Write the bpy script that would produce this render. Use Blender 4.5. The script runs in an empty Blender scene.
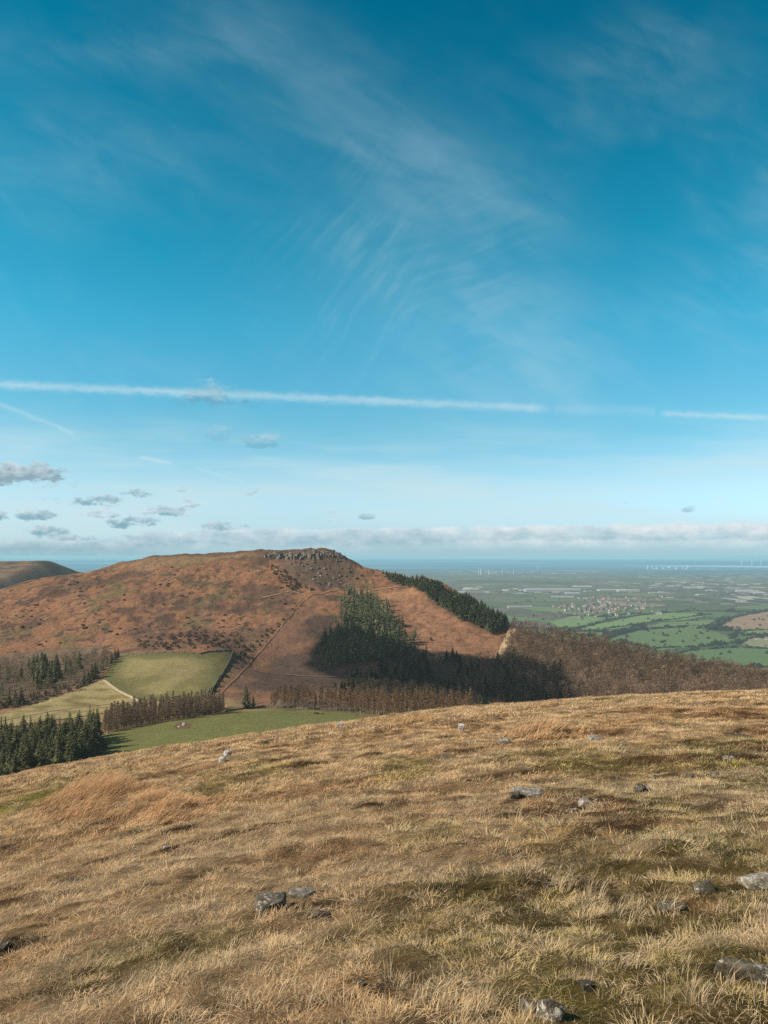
import bpy, math, random
import numpy as np
from mathutils import Vector
R = math.radians
rng = np.random.default_rng(11)
random.seed(11)
scene = bpy.context.scene
col = scene.collection

# ------------------------------------------------------------------ view
EYE = 1.65
FOC = 768.0
PITCH = math.atan(42.0 / FOC)
CT, ST = math.cos(PITCH), math.sin(PITCH)

def slope(px, py):
    """photo pixel -> (X/Y, Z/Y) of its sight line"""
    u = (np.asarray(px, float) - 384.0) / FOC
    v = (512.0 - np.asarray(py, float)) / FOC
    den = CT - v * ST
    return u / den, (ST + v * CT) / den

def row_of(x, y, z):
    a = (z - EYE) / y
    v = (a * CT - ST) / (CT + a * ST)
    return 512.0 - v * FOC

# ------------------------------------------------------------------ noise
_perm = np.random.default_rng(5).permutation(512)
_perm = np.concatenate([_perm, _perm, _perm])
_ang = np.random.default_rng(6).uniform(0, 2 * math.pi, 512)
_gx, _gy = np.cos(_ang), np.sin(_ang)

def perlin(x, y):
    x = np.asarray(x, float); y = np.asarray(y, float)
    xi = np.floor(x).astype(int); yi = np.floor(y).astype(int)
    xf = x - xi; yf = y - yi
    u = xf * xf * xf * (xf * (xf * 6 - 15) + 10)
    v = yf * yf * yf * (yf * (yf * 6 - 15) + 10)
    def g(ix, iy, dx, dy):
        h = _perm[(_perm[ix & 511] + iy) & 511]
        return _gx[h] * dx + _gy[h] * dy
    a = g(xi, yi, xf, yf); b = g(xi + 1, yi, xf - 1, yf)
    c = g(xi, yi + 1, xf, yf - 1); d = g(xi + 1, yi + 1, xf - 1, yf - 1)
    return (a + u * (b - a)) * (1 - v) + (c + u * (d - c)) * v

def fbm(x, y, oct=4, gain=0.5):
    t = 0.0; a = 1.0; f = 1.0
    for k in range(oct):
        t = t + a * perlin(x * f + 13.7 * k, y * f - 7.3 * k)
        a *= gain; f *= 2.03
    return t

def sstep(a, b, x):
    t = np.clip((x - a) / (b - a), 0, 1)
    return t * t * (3 - 2 * t)

# ------------------------------------------------------------------ foreground moor
BB = EYE / 55.0 ** 2

def moor_base(X, Y):
    X = np.asarray(X, float); Y = np.asarray(Y, float)
    Yp = np.sqrt(np.maximum(Y, 0) ** 2 + 9.0)
    s = np.clip(X / Yp, -1.3, 1.3)
    A = 0.210 - 0.112 * s + 0.088 * s * s - 2 * math.sqrt(EYE * BB)
    return -(A * np.where(Y > 0, Yp - 3.0 * np.exp(-np.maximum(Y, 0) / 3.0), Y * 1.0) + BB * np.maximum(Y, 0) ** 2)

def moor(X, Y):
    z = moor_base(X, Y)
    Y = np.asarray(Y, float)
    far = sstep(6, 30, Y)
    # wind-combed hummocks, longer across than along
    z = z + (0.05 + 0.10 * far) * fbm(X / 3.2 + 3, Y / 4.5, 3)
    z = z + (0.03 + 0.05 * far) * fbm(X / 0.85 - 9, Y / 1.1 + 4, 3)
    z = z + 0.085 * np.abs(perlin(X / 0.42 + 3, Y / 0.5)) * (1 - .4 * far) + 0.05 * perlin(X / 0.8 + 11, Y / 0.7) + (.03 + .06 * far) * perlin(X / 1.6, Y / 1.9 + 7)
    z = z + 0.22 * sstep(20, 45, Y) * perlin(X / 9.0 + 31, Y / 12.0)
    return z

# ------------------------------------------------------------------ the hills: heights through surveyed points
CP = [  # (photo px, photo row, depth)
 (-150,790,300),(0,775,300),(100,762,300),(250,745,310),(330,730,330),(390,722,350),
 (103,735,345),(180,718,375),(260,709,400),(340,712,400),(480,715,400),(560,705,430),(660,700,440),(768,705,440),(900,720,450),
 (0,712,420),(60,700,440),(100,708,430),(160,704,425),(215,700,430),
 (0,690,470),(0,660,560),(60,680,480),(90,655,560),(130,655,530),(230,652,540),(170,680,470),
 (0,640,600),(0,610,690),(0,591,760),(70,640,600),(70,605,690),(68,575,790),(30,582,780),
 (130,630,620),(130,600,690),(130,575,770),(130,561.5,830),(110,568,815),
 (200,630,620),(200,600,690),(200,570,770),(200,554.5,840),(165,556,838),(240,552,838),
 (270,630,620),(270,600,700),(270,575,760),(270,561,800),(270,550.5,830),(250,665,540),(250,690,450),
 (300,600,700),(300,575,765),(300,549.5,822),
 (330,690,470),(330,660,550),(330,630,620),(330,600,700),(330,587,745),(330,570,780),(330,549,812),
 (345,590,745),(345,574,780),(345,557,806),(362,587,755),(362,568,795),(380,583,765),(380,572,790),
 (400,690,480),(400,655,570),(400,630,630),(400,605,700),(400,584,760),(400,576,785),
 (430,582,770),(450,690,480),(450,650,580),(450,620,650),(450,600,695),(450,589,722),
 (475,603,690),(500,690,480),(500,655,570),(500,635,620),(500,622,650),
 (540,690,470),(540,660,540),(540,640,600),(540,632,630),(600,690,460),(600,665,520),(600,646,590),
 (680,690,460),(680,672,530),(680,664,570),(768,695,460),(768,684,530),(768,679,560),(900,720,470),(900,714,540),
 (-150,700,470),(-150,640,640),(-150,605,760),(-150,595,850),
]
_P = []
for px, py, yy in CP:
    s, a = slope(px, py)
    _P.append((float(s) * yy, yy, EYE + float(a) * yy))
def _far(pxs, pts):
    for px in pxs:
        s = (px - 384) / 768.0
        for yy, z in pts: _P.append((s * yy, yy, z))
_far((-150,), ((900, -42),))
_far((0,), ((800, -37), (840, -42), (900, -50)))
_far((35, 68), ((830, -26), (870, -30), (910, -36)))
_far((110,), ((860, -13), (910, -20)))
_far((130, 165), ((880, -8), (920, -14)))
_far((200, 240), ((885, 0), (930, -8)))
_far((-150, 0, 70), ((1000, -75), (1250, -110), (1600, -240)))
_far((130, 200, 270), ((1000, -30), (1200, -90), (1600, -280)))
_far((310, 330), ((870, -2), (1000, -70), (1400, -280)))
_far((362, 400), ((860, -60), (1000, -150), (1400, -300)))
_far((450, 500), ((800, -100), (1000, -210), (1400, -310)))
_far((540, 600, 680, 768, 900), ((720, -130), (900, -230), (1200, -310)))
_far((-150, 0, 150, 300, 450, 600, 768, 900), ((150, -95),))
_P = np.array(_P)
_Q = _P[:, :2] / 200.0
def _K(r2): return np.where(r2 > 1e-12, r2 * np.log(np.maximum(r2, 1e-12)), 0)
_n = len(_Q)
_A = np.zeros((_n + 3, _n + 3))
_A[:_n, :_n] = _K(((_Q[:, None] - _Q[None]) ** 2).sum(-1)) + 1e-4 * np.eye(_n)
_A[:_n, _n] = 1; _A[:_n, _n + 1:] = _Q; _A[_n, :_n] = 1; _A[_n + 1:, :_n] = _Q.T
_W = np.linalg.solve(_A, np.concatenate([_P[:, 2], np.zeros(3)]))

def hills_base(X, Y):
    X = np.asarray(X, float); Y = np.asarray(Y, float)
    out = np.zeros(np.broadcast(X, Y).shape)
    X, Y = np.broadcast_arrays(X, Y)
    fx, fy, fo = (X / 200).ravel(), (Y / 200).ravel(), out.ravel()
    fo = np.empty(fx.size)
    for i in range(0, fx.size, 20000):
        a, b = fx[i:i + 20000], fy[i:i + 20000]
        r2 = (a[:, None] - _Q[None, :, 0]) ** 2 + (b[:, None] - _Q[None, :, 1]) ** 2
        fo[i:i + 20000] = _K(r2) @ _W[:_n] + _W[_n] + _W[_n + 1] * a + _W[_n + 2] * b
    M = fo.reshape(X.shape)
    F = moor_base(X, Y) - 0.6
    k = 3.0
    m = np.maximum(M, F)
    return m + k * np.log1p(np.exp(-np.abs(M - F) / k)) * sstep(150, 260, Y)

def hills(X, Y):
    z = hills_base(X, Y)
    g = sstep(520, 640, Y)
    n = fbm(np.asarray(X) / 55.0, np.asarray(Y) / 55.0, 4)
    n2 = fbm(np.asarray(X) / 16.0 + 9, np.asarray(Y) / 16.0, 3)
    return z + g * (2.6 * n + 1.5 * n2 + 1.2 * np.abs(perlin(np.asarray(X) / 38.0 + 70, np.asarray(Y) / 120.0))) + 0.25 * n2

PLAIN = EYE - 282.0

def hit(px, py, f=None, y0=200.0, y1=1000.0, n=900):
    """first ground point on the sight line of each photo pixel"""
    f = f or hills
    px = np.atleast_1d(np.asarray(px, float)); py = np.atleast_1d(np.asarray(py, float))
    s, a = slope(px, py)
    ys = np.exp(np.linspace(math.log(y0), math.log(y1), n))
    X = s[:, None] * ys[None]; Yg = np.broadcast_to(ys[None], X.shape)
    d = EYE + a[:, None] * ys[None] - f(X, Yg)
    below = d < 0
    k = np.where(below.any(1), below.argmax(1), n - 1)
    k = np.maximum(k, 1)
    r = np.arange(len(px))
    d0, d1 = d[r, k - 1], d[r, k]
    t = np.clip(d0 / np.where(np.abs(d0 - d1) < 1e-9, 1, d0 - d1), 0, 1)
    y = ys[k - 1] + t * (ys[k] - ys[k - 1])
    x = s * y
    return np.stack([x, y, f(x, y)], -1)

def hit_moor(px, py): return hit(px, py, moor, 1.2, 90.0, 700)
def hit_plain(px, py):
    s, a = slope(np.atleast_1d(px), np.atleast_1d(py))
    y = (PLAIN - EYE) / a
    return np.stack([s * y, y, np.full_like(y, PLAIN)], -1)

def inside(X, Y, poly):
    X = np.asarray(X); Y = np.asarray(Y)
    c = np.zeros(X.shape, bool)
    j = len(poly) - 1
    for i in range(len(poly)):
        xi, yi = poly[i][:2]; xj, yj = poly[j][:2]
        m = (yi > Y) != (yj > Y)
        with np.errstate(divide='ignore', invalid='ignore'):
            c ^= m & (X < (xj - xi) * (Y - yi) / (yj - yi + 1e-12) + xi)
        j = i
    return c

def edge_dist(X, Y, poly):
    """signed distance to a polygon, positive inside"""
    d = np.full(np.shape(X), 1e9)
    j = len(poly) - 1
    for i in range(len(poly)):
        ax, ay = poly[j][:2]; bx, by = poly[i][:2]
        ex, ey = bx - ax, by - ay
        t = np.clip(((X - ax) * ex + (Y - ay) * ey) / (ex * ex + ey * ey + 1e-9), 0, 1)
        d = np.minimum(d, np.hypot(X - ax - t * ex, Y - ay - t * ey)); j = i
    return np.where(inside(X, Y, poly), d, -d)

def ground_poly(pts, f=None):
    p = np.array(pts, float)
    return hit(p[:, 0], p[:, 1], f)[:, :2] if f is None else f(p[:, 0], p[:, 1])[:, :2]

# ------------------------------------------------------------------ objects
def tag(o, label=None, cat=None, group=None, kind=None):
    if label: o['label'] = label
    if cat: o['category'] = cat
    if group: o['group'] = group
    if kind: o['kind'] = kind
    return o

def mesh_of(name, verts, faces, mats=(), midx=None, cols=None, smooth=False, extra=None):
    """verts (n,3), faces: array (m,3|4) or list of lists"""
    me = bpy.data.meshes.new(name)
    verts = np.asarray(verts, np.float32)
    if isinstance(faces, np.ndarray):
        n, k = faces.shape
        me.vertices.add(len(verts)); me.vertices.foreach_set('co', verts.ravel())
        me.loops.add(n * k); me.loops.foreach_set('vertex_index', faces.astype(np.int32).ravel())
        me.polygons.add(n)
        me.polygons.foreach_set('loop_start', np.arange(0, n * k, k, dtype=np.int32))
        me.polygons.foreach_set('loop_total', np.full(n, k, np.int32))
        me.update(calc_edges=True)
    else:
        me.from_pydata([tuple(map(float, v)) for v in verts], [], [tuple(int(i) for i in f) for f in faces])
    for m in mats: me.materials.append(m)
    if midx is not None: me.polygons.foreach_set('material_index', np.asarray(midx, np.int32))
    if smooth: me.polygons.foreach_set('use_smooth', np.ones(len(me.polygons), bool))
    if cols is not None:
        a = me.color_attributes.new('tone', 'FLOAT_COLOR', 'POINT')
        c = np.ones((len(verts), 4), np.float32); c[:, :3] = cols
        a.data.foreach_set('color', c.ravel())
    me.update()
    return me

def put(name, me, parent=None, loc=(0, 0, 0), rz=0.0, sc=1.0):
    o = bpy.data.objects.new(name, me)
    col.objects.link(o)
    if parent: o.parent = parent
    o.location = loc; o.rotation_euler = (0, 0, rz)
    if np.isscalar(sc): sc = (sc,) * 3
    o.scale = sc
    return o

def lin(r, g, b):
    f = lambda c: (c / 255 / 12.92) if c <= 10 else ((c / 255 + 0.055) / 1.055) ** 2.4
    return np.array([f(r), f(g), f(b)])

# ------------------------------------------------------------------ materials
class NT:
    def __init__(s, tree): s.t = tree; s.n = tree.nodes; s.l = tree.links
    def node(s, typ, **kw):
        n = s.n.new(typ)
        for k, v in kw.items():
            if k.startswith('i_'):
                key = k[2:]; key = int(key) if key.isdigit() else key
                s.set(n.inputs[key], v)
            else: setattr(n, k, v)
        return n
    def set(s, inp, v):
        if isinstance(v, bpy.types.NodeSocket): s.l.new(v, inp)
        elif hasattr(inp.default_value, '__len__') and not hasattr(v, '__len__'):
            inp.default_value = [v] * len(inp.default_value)
        elif hasattr(inp.default_value, '__len__') and len(inp.default_value) == 4 and len(v) == 3:
            inp.default_value = (*v, 1)
        else: inp.default_value = v
    def math(s, op, a, b=None, c=None, clamp=False):
        n = s.n.new('ShaderNodeMath'); n.operation = op; n.use_clamp = clamp
        for i, v in enumerate((a, b, c)):
            if v is not None: s.set(n.inputs[i], v)
        return n.outputs[0]
    def vmath(s, op, a, b=None):
        n = s.n.new('ShaderNodeVectorMath'); n.operation = op
        s.set(n.inputs[0], a)
        if b is not None: s.set(n.inputs['Scale'] if op == 'SCALE' else n.inputs[1], b)
        return n.outputs['Value'] if op in ('DOT_PRODUCT', 'LENGTH') else n.outputs[0]
    def mix(s, f, a, b, typ='MIX'):
        n = s.n.new('ShaderNodeMix'); n.data_type = 'RGBA'; n.blend_type = typ; n.clamp_factor = True
        s.set(n.inputs[0], f); s.set(n.inputs[6], a); s.set(n.inputs[7], b)
        return n.outputs[2]
    def noise(s, vec, scale, detail=3.0, rough=0.5, dist=0.0, out=0):
        n = s.n.new('ShaderNodeTexNoise')
        if vec is not None: s.l.new(vec, n.inputs['Vector'])
        n.inputs['Scale'].default_value = scale; n.inputs['Detail'].default_value = detail
        n.inputs['Roughness'].default_value = rough; n.inputs['Distortion'].default_value = dist
        return n.outputs[out]
    def ss(s, v, a, b, lo=0.0, hi=1.0):
        n = s.n.new('ShaderNodeMapRange'); n.interpolation_type = 'SMOOTHSTEP'
        for i, x in enumerate((v, a, b, lo, hi)): s.set(n.inputs[i], x)
        return n.outputs[0]
    def ramp(s, f, stops, interp='LINEAR'):
        n = s.n.new('ShaderNodeValToRGB'); n.color_ramp.interpolation = interp
        e = n.color_ramp.elements
        while len(e) < len(stops): e.new(0.5)
        for el, (p, c) in zip(e, stops): el.position = p; el.color = (*c, 1)
        s.set(n.inputs[0], f)
        return n.outputs[0]
    def xyz(s, v):
        n = s.n.new('ShaderNodeSeparateXYZ'); s.l.new(v, n.inputs[0]); return n.outputs
    def comb(s, x, y, z):
        n = s.n.new('ShaderNodeCombineXYZ')
        for i, v in enumerate((x, y, z)): s.set(n.inputs[i], v)
        return n.outputs[0]

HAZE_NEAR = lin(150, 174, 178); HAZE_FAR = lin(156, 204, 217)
def material(name, fn, rough=0.9, haze=True, spec=0.15, trans=0.0, bump=None):
    m = bpy.data.materials.new(name); m.use_nodes = True
    m.cycles.emission_sampling = 'NONE'
    t = NT(m.node_tree); t.n.clear()
    out = t.node('ShaderNodeOutputMaterial')
    c = fn(t)
    nrm = None
    if isinstance(c, tuple) and len(c) == 2 and isinstance(c[1], bpy.types.NodeSocket): c, nrm = c
    p = t.node('ShaderNodeBsdfPrincipled', i_Roughness=rough)
    t.set(p.inputs['Base Color'], c); p.inputs['Specular IOR Level'].default_value = spec
    if nrm is not None: t.l.new(nrm, p.inputs['Normal'])
    sh = p.outputs[0]
    if trans:
        tr = t.node('ShaderNodeBsdfTranslucent'); t.set(tr.inputs[0], c)
        mx = t.node('ShaderNodeMixShader', i_0=trans); t.l.new(sh, mx.inputs[1]); t.l.new(tr.outputs[0], mx.inputs[2]); sh = mx.outputs[0]
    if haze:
        # painted haze: a glow of air colour that grows with distance over the ground
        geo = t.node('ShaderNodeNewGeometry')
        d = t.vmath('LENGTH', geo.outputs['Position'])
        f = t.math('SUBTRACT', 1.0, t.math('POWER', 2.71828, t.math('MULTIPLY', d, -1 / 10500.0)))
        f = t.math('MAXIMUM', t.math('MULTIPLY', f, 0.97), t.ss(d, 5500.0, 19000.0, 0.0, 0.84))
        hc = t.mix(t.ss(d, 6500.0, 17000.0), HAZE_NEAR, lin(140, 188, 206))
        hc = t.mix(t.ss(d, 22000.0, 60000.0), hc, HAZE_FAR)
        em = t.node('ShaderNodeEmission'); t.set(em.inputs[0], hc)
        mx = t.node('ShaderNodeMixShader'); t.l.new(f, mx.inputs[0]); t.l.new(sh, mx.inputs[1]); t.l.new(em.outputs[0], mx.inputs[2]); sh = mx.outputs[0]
    t.l.new(sh, out.inputs[0])
    return m

def bump_of(t, h, strength, dist):
    b = t.node('ShaderNodeBump'); b.inputs['Strength'].default_value = strength; b.inputs['Distance'].default_value = dist
    t.l.new(h, b.inputs['Height']); return b.outputs[0]
def pos(t): return t.node('ShaderNodeNewGeometry').outputs['Position']
def attr(t, name, typ='GEOMETRY'):
    n = t.node('ShaderNodeAttribute'); n.attribute_name = name; n.attribute_type = typ; return n

def plainmat(name, rgb, var=0.25, scale=0.6, rough=0.9, haze=True, trans=0.0, objvar=0.25, spec=0.1):
    """one base colour broken up by noise, plus a little change from object to object"""
    rgb = np.asarray(rgb, float)
    def fn(t):
        n = t.noise(pos(t), scale, 3, 0.6)
        c = t.mix(t.ss(n, 0.3, 0.7), rgb * (1 - var), np.minimum(rgb * (1 + var), 1))
        if objvar:
            oi = t.node('ShaderNodeObjectInfo')
            k = t.math('MULTIPLY_ADD', oi.outputs['Random'], 2 * objvar, 1 - objvar)
            c = t.mix(1.0, c, t.comb(k, k, k), 'MULTIPLY')
        return c
    return material(name, fn, rough, haze, spec, trans)

def tonemat(name, var=0.3, scale=1.0, haze=True, bumpk=0.0, bscale=1.0, bdist=0.3, trans=0.0, objvar=0.0):
    """colour from the mesh's own 'tone', broken up by noise"""
    def fn(t):
        c = attr(t, 'tone').outputs['Color']
        n = t.noise(pos(t), scale, 4, 0.65)
        k = t.math('MULTIPLY_ADD', n, 2 * var, 1 - var)
        c = t.mix(1.0, c, t.comb(k, k, k), 'MULTIPLY')
        if objvar:
            oi = t.node('ShaderNodeObjectInfo')
            k = t.math('MULTIPLY_ADD', oi.outputs['Random'], 2 * objvar, 1 - objvar)
            c = t.mix(1.0, c, t.comb(k, k, k), 'MULTIPLY')
        if bumpk:
            return c, bump_of(t, t.noise(pos(t), bscale, 4, 0.6), bumpk, bdist)
        return c
    return material(name, fn, 0.95, haze, 0.08, trans)

# ------------------------------------------------------------------ camera, sun, sky
cam = bpy.data.cameras.new('camera'); camo = bpy.data.objects.new('camera', cam); col.objects.link(camo)
cam.sensor_fit = 'VERTICAL'; cam.sensor_height = 36.0; cam.sensor_width = 27.0; cam.lens = 27.0
cam.clip_start = 0.05; cam.clip_end = 300000
camo.location = (0, 0, EYE); camo.rotation_euler = (math.pi / 2 + PITCH, 0, 0)
scene.camera = camo

SUN_EL, SUN_B = R(40), R(16)
TO_SUN = np.array([-math.cos(SUN_EL) * math.cos(SUN_B), -math.cos(SUN_EL) * math.sin(SUN_B), math.sin(SUN_EL)])
sun = bpy.data.lights.new('sun', 'SUN'); suno = bpy.data.objects.new('sun', sun); col.objects.link(suno)
sun.energy = 5.0; sun.angle = R(0.53); sun.color = (1.0, 0.915, 0.795)
suno.rotation_euler = Vector(TO_SUN).to_track_quat('Z', 'Y').to_euler()

w = bpy.data.worlds.new('World'); scene.world = w; w.use_nodes = True
t = NT(w.node_tree); t.n.clear()
wo = t.node('ShaderNodeOutputWorld'); bg = t.node('ShaderNodeBackground')
STR = 0.1
bg.inputs[1].default_value = STR
sky = t.node('ShaderNodeTexSky', sky_type='NISHITA', sun_disc=False, sun_elevation=SUN_EL, sun_rotation=math.pi * 1.5 - SUN_B)
D = t.vmath('NORMALIZE', t.node('ShaderNodeTexCoord').outputs['Generated'])
dx, dy, dz = t.xyz(D)
tint = t.ramp(dz, [(0.0, (1.10 / 3, 1.70 / 3, 2.6 / 3)), (0.03, (1.15 / 3, 1.64 / 3, 2.3 / 3)), (0.083, (1.22 / 3, 1.56 / 3, 1.75 / 3)), (0.147, (.68 / 3, 1.38 / 3, 1.46 / 3)),
                   (0.282, (.27 / 3, 1.44 / 3, 1.48 / 3)), (0.378, (.09 / 3, 1.28 / 3, 1.30 / 3)), (0.6, (.0, .90 / 3, .96 / 3)), (0.72, (.9 / 3, .95 / 3, .95 / 3))])
base = t.vmath('SCALE', t.mix(1.0, sky.outputs[0], tint, 'MULTIPLY'), 3.0)
W10 = lambda r, g, b: tuple(lin(r, g, b) / STR)
# directions as slopes over the ground straight ahead
ysafe = t.math('MAXIMUM', dy, 0.02)
gx = t.math('DIVIDE', dx, ysafe); gz = t.math('DIVIDE', dz, ysafe)
fwd = t.ss(dy, 0.05, 0.15)
zs = t.math('MAXIMUM', dz, 0.02)
plane = t.comb(t.math('DIVIDE', dx, zs), t.math('DIVIDE', dy, zs), 0.0)
def rot2(v, a, sx, sy):
    if a:
        m = t.node('ShaderNodeMapping'); m.inputs['Rotation'].default_value = (0, 0, a); t.l.new(v, m.inputs['Vector']); v = m.outputs[0]
    return t.vmath('MULTIPLY', v, (sx, sy, 1.0))
G = t.comb(gx, gz, 0.0)
def gauss_line(x0, y0, x1, y1, w0):
    """soft band around the line between two photo pixels, in slope space"""
    (a0, a1), (b0, b1) = slope([x0, x1], [y0, y1])
    ex, ey = a1 - a0, b1 - b0; L = math.hypot(ex, ey)
    nx, ny = -ey / L, ex / L
    d = t.math('ADD', t.math('MULTIPLY', gx, nx), t.math('MULTIPLY_ADD', gz, ny, -(a0 * nx + b0 * ny)))
    u = t.math('ADD', t.math('MULTIPLY', gx, ex / L ** 2), t.math('MULTIPLY_ADD', gz, ey / L ** 2, -(a0 * ex + b0 * ey) / L ** 2))
    return d, u
def blob(px, py, rx, ry):
    a, b = slope(px, py)
    qx = t.math('MULTIPLY', t.math('SUBTRACT', gx, float(a)), FOC / rx)
    qy = t.math('MULTIPLY', t.math('SUBTRACT', gz, float(b)), FOC / ry)
    return t.math('ADD', t.math('MULTIPLY', qx, qx), t.math('MULTIPLY', qy, qy)), qy
def soft(px, py, rx, ry):
    r2, _ = blob(px, py, rx, ry)
    return t.math('POWER', 2.71828, t.math('MULTIPLY', r2, -1.0))
# --- high cirrus
rag = t.noise(rot2(G, 0, 1.0, 1.9), 26.0, 4, 0.62)
rag2 = t.noise(rot2(G, 0, 1.0, 1.8), 64.0, 3, 0.6)
n9 = t.noise(G, 9.0, 3, 0.6)
warp = t.noise(G, 2.2, 3, 0.55)
fib = fib_ = None
fib2 = t.noise(rot2(G, R(28), 2.4, 6.0), 3.2, 6, 0.56, 0.35)
fib = fib2
big = t.ss(t.noise(G, 3.4, 4, 0.55), 0.35, 0.72)
d, u = gauss_line(195, 10, 545, 235, 1)
dw = t.math('ADD', d, t.math('MULTIPLY_ADD', warp, 0.10, -0.05))
band = t.math('MULTIPLY', t.math('POWER', 2.71828, t.math('MULTIPLY', t.math('MULTIPLY', dw, dw), -1 / 0.068 ** 2)), t.math('MULTIPLY', t.ss(u, -0.3, 0.2), t.ss(u, 1.25, 0.75)))
cir = t.math('MULTIPLY', band, t.math('MULTIPLY_ADD', fib2, 0.36, -0.06))
def add_cir(c, mask, k): return t.math('ADD', c, t.math('MULTIPLY', mask, k))
# ripples: fine parallel waves
fa = t.ss(t.noise(rot2(t.vmath('ADD', G, t.vmath('SCALE', t.noise(G, 3.0, 2, 0.5, out=1), 0.10)), R(-52), 5.0, 40.0), 1.3, 4, 0.6), 0.40, 0.72)
fb = t.ss(t.noise(rot2(t.vmath('ADD', G, t.vmath('SCALE', t.noise(G, 3.0, 2, 0.5, out=1), 0.10)), R(-22), 5.0, 36.0), 1.5, 4, 0.6), 0.42, 0.72)
wob = t.math('MULTIPLY', t.math('ADD', t.math('MULTIPLY', fa, t.ss(gx, 0.10, -0.03)), t.math('MULTIPLY', fb, t.ss(gx, -0.05, 0.10))), t.ss(n9, 0.30, 0.62))
rip = t.math('MULTIPLY', soft(405, 280, 110, 105), t.math('MULTIPLY_ADD', wob, 0.19, 0.10))
cir = t.math('ADD', cir, rip)
cir = add_cir(cir, t.math('MULTIPLY', soft(525, 360, 80, 55), t.math('MULTIPLY_ADD', fib2, 0.8, -0.14)), .75)
cir = add_cir(cir, t.math('MULTIPLY', soft(60, 165, 190, 60), t.ss(fib2, 0.15, 0.85)), 0.17)
cir = add_cir(cir, t.math('MULTIPLY', soft(640, 170, 210, 130), t.math('MULTIPLY', big, t.ss(fib2, 0.2, 0.85))), 0.26)
cir = add_cir(cir, t.math('MULTIPLY', soft(740, 300, 110, 60), t.ss(fib2, 0.3, 0.85)), 0.17)
cir = add_cir(cir, t.math('MULTIPLY', soft(640, 55, 60, 30), t.ss(fib2, 0.25, 0.85)), 0.12)
cir = add_cir(cir, t.math('MULTIPLY', soft(60, 50, 170, 25), t.ss(fib2, 0.2, 0.85)), 0.13)
cir = add_cir(cir, t.math('MULTIPLY', t.ss(dz, 0.7, 0.2), t.math('MULTIPLY', big, t.ss(fib, 0.35, 0.8))), 0.12)
# veil brightening towards the horizon
veil = t.math('MULTIPLY', t.ss(t.noise(rot2(G, 0.03, 1.2, 9.0), 1.9, 4, 0.55), 0.38, 0.68), t.math('MULTIPLY', t.ss(dz, 0.19, 0.09), t.ss(dz, -0.02, 0.03)))
cir = add_cir(cir, veil, 0.75)
c = t.mix(t.math('MULTIPLY', t.math('MULTIPLY', cir, t.ss(dz, 0.12, 0.25, 1.0, 0.8)), fwd, clamp=True), base, W10(203, 229, 236))
# --- vapour trails
def trail(c, x0, y0, x1, y1, width, k, u0, u1, fuzz=0.95):
    d, u = gauss_line(x0, y0, x1, y1, 1)
    wd = width / FOC
    d2 = t.math('ADD', d, t.math('MULTIPLY', t.math('SUBTRACT', rag2, 0.5), wd * fuzz * 2))
    q = t.math('DIVIDE', d2, wd)
    f = t.math('POWER', 2.71828, t.math('MULTIPLY', t.math('MULTIPLY', q, q), -1.0))
    f = t.math('MULTIPLY', f, t.math('MULTIPLY', t.ss(u, u0 - 0.03, u0 + 0.03), t.ss(u, u1 + 0.03, u1 - 0.03)))
    f = t.math('MULTIPLY', f, t.math('MULTIPLY_ADD', n9, 1.5, 0.2))
    return t.mix(t.math('MULTIPLY', t.math('MULTIPLY', f, k), fwd, clamp=True), c, W10(205, 230, 238))
c = trail(c, 0, 384.5, 550, 408.5, 3.8, 0.47, -0.4, 0.985)
c = trail(c, 550, 408.5, 768, 418, 2.8, 0.42, 0.52, 1.6)
c = trail(c, 555, 408.5, 655, 411.5, 5.0, 0.16, 0.0, 1.0)
c = trail(c, 0, 404, 78, 435, 2.2, 0.34, -0.5, 0.95)
c = trail(c, 139, 457, 173, 463.5, 1.7, 0.55, 0.02, 0.97)
c = trail(c, 195, 468, 250, 484, 1.5, 0.25, 0.0, 0.9)
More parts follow.
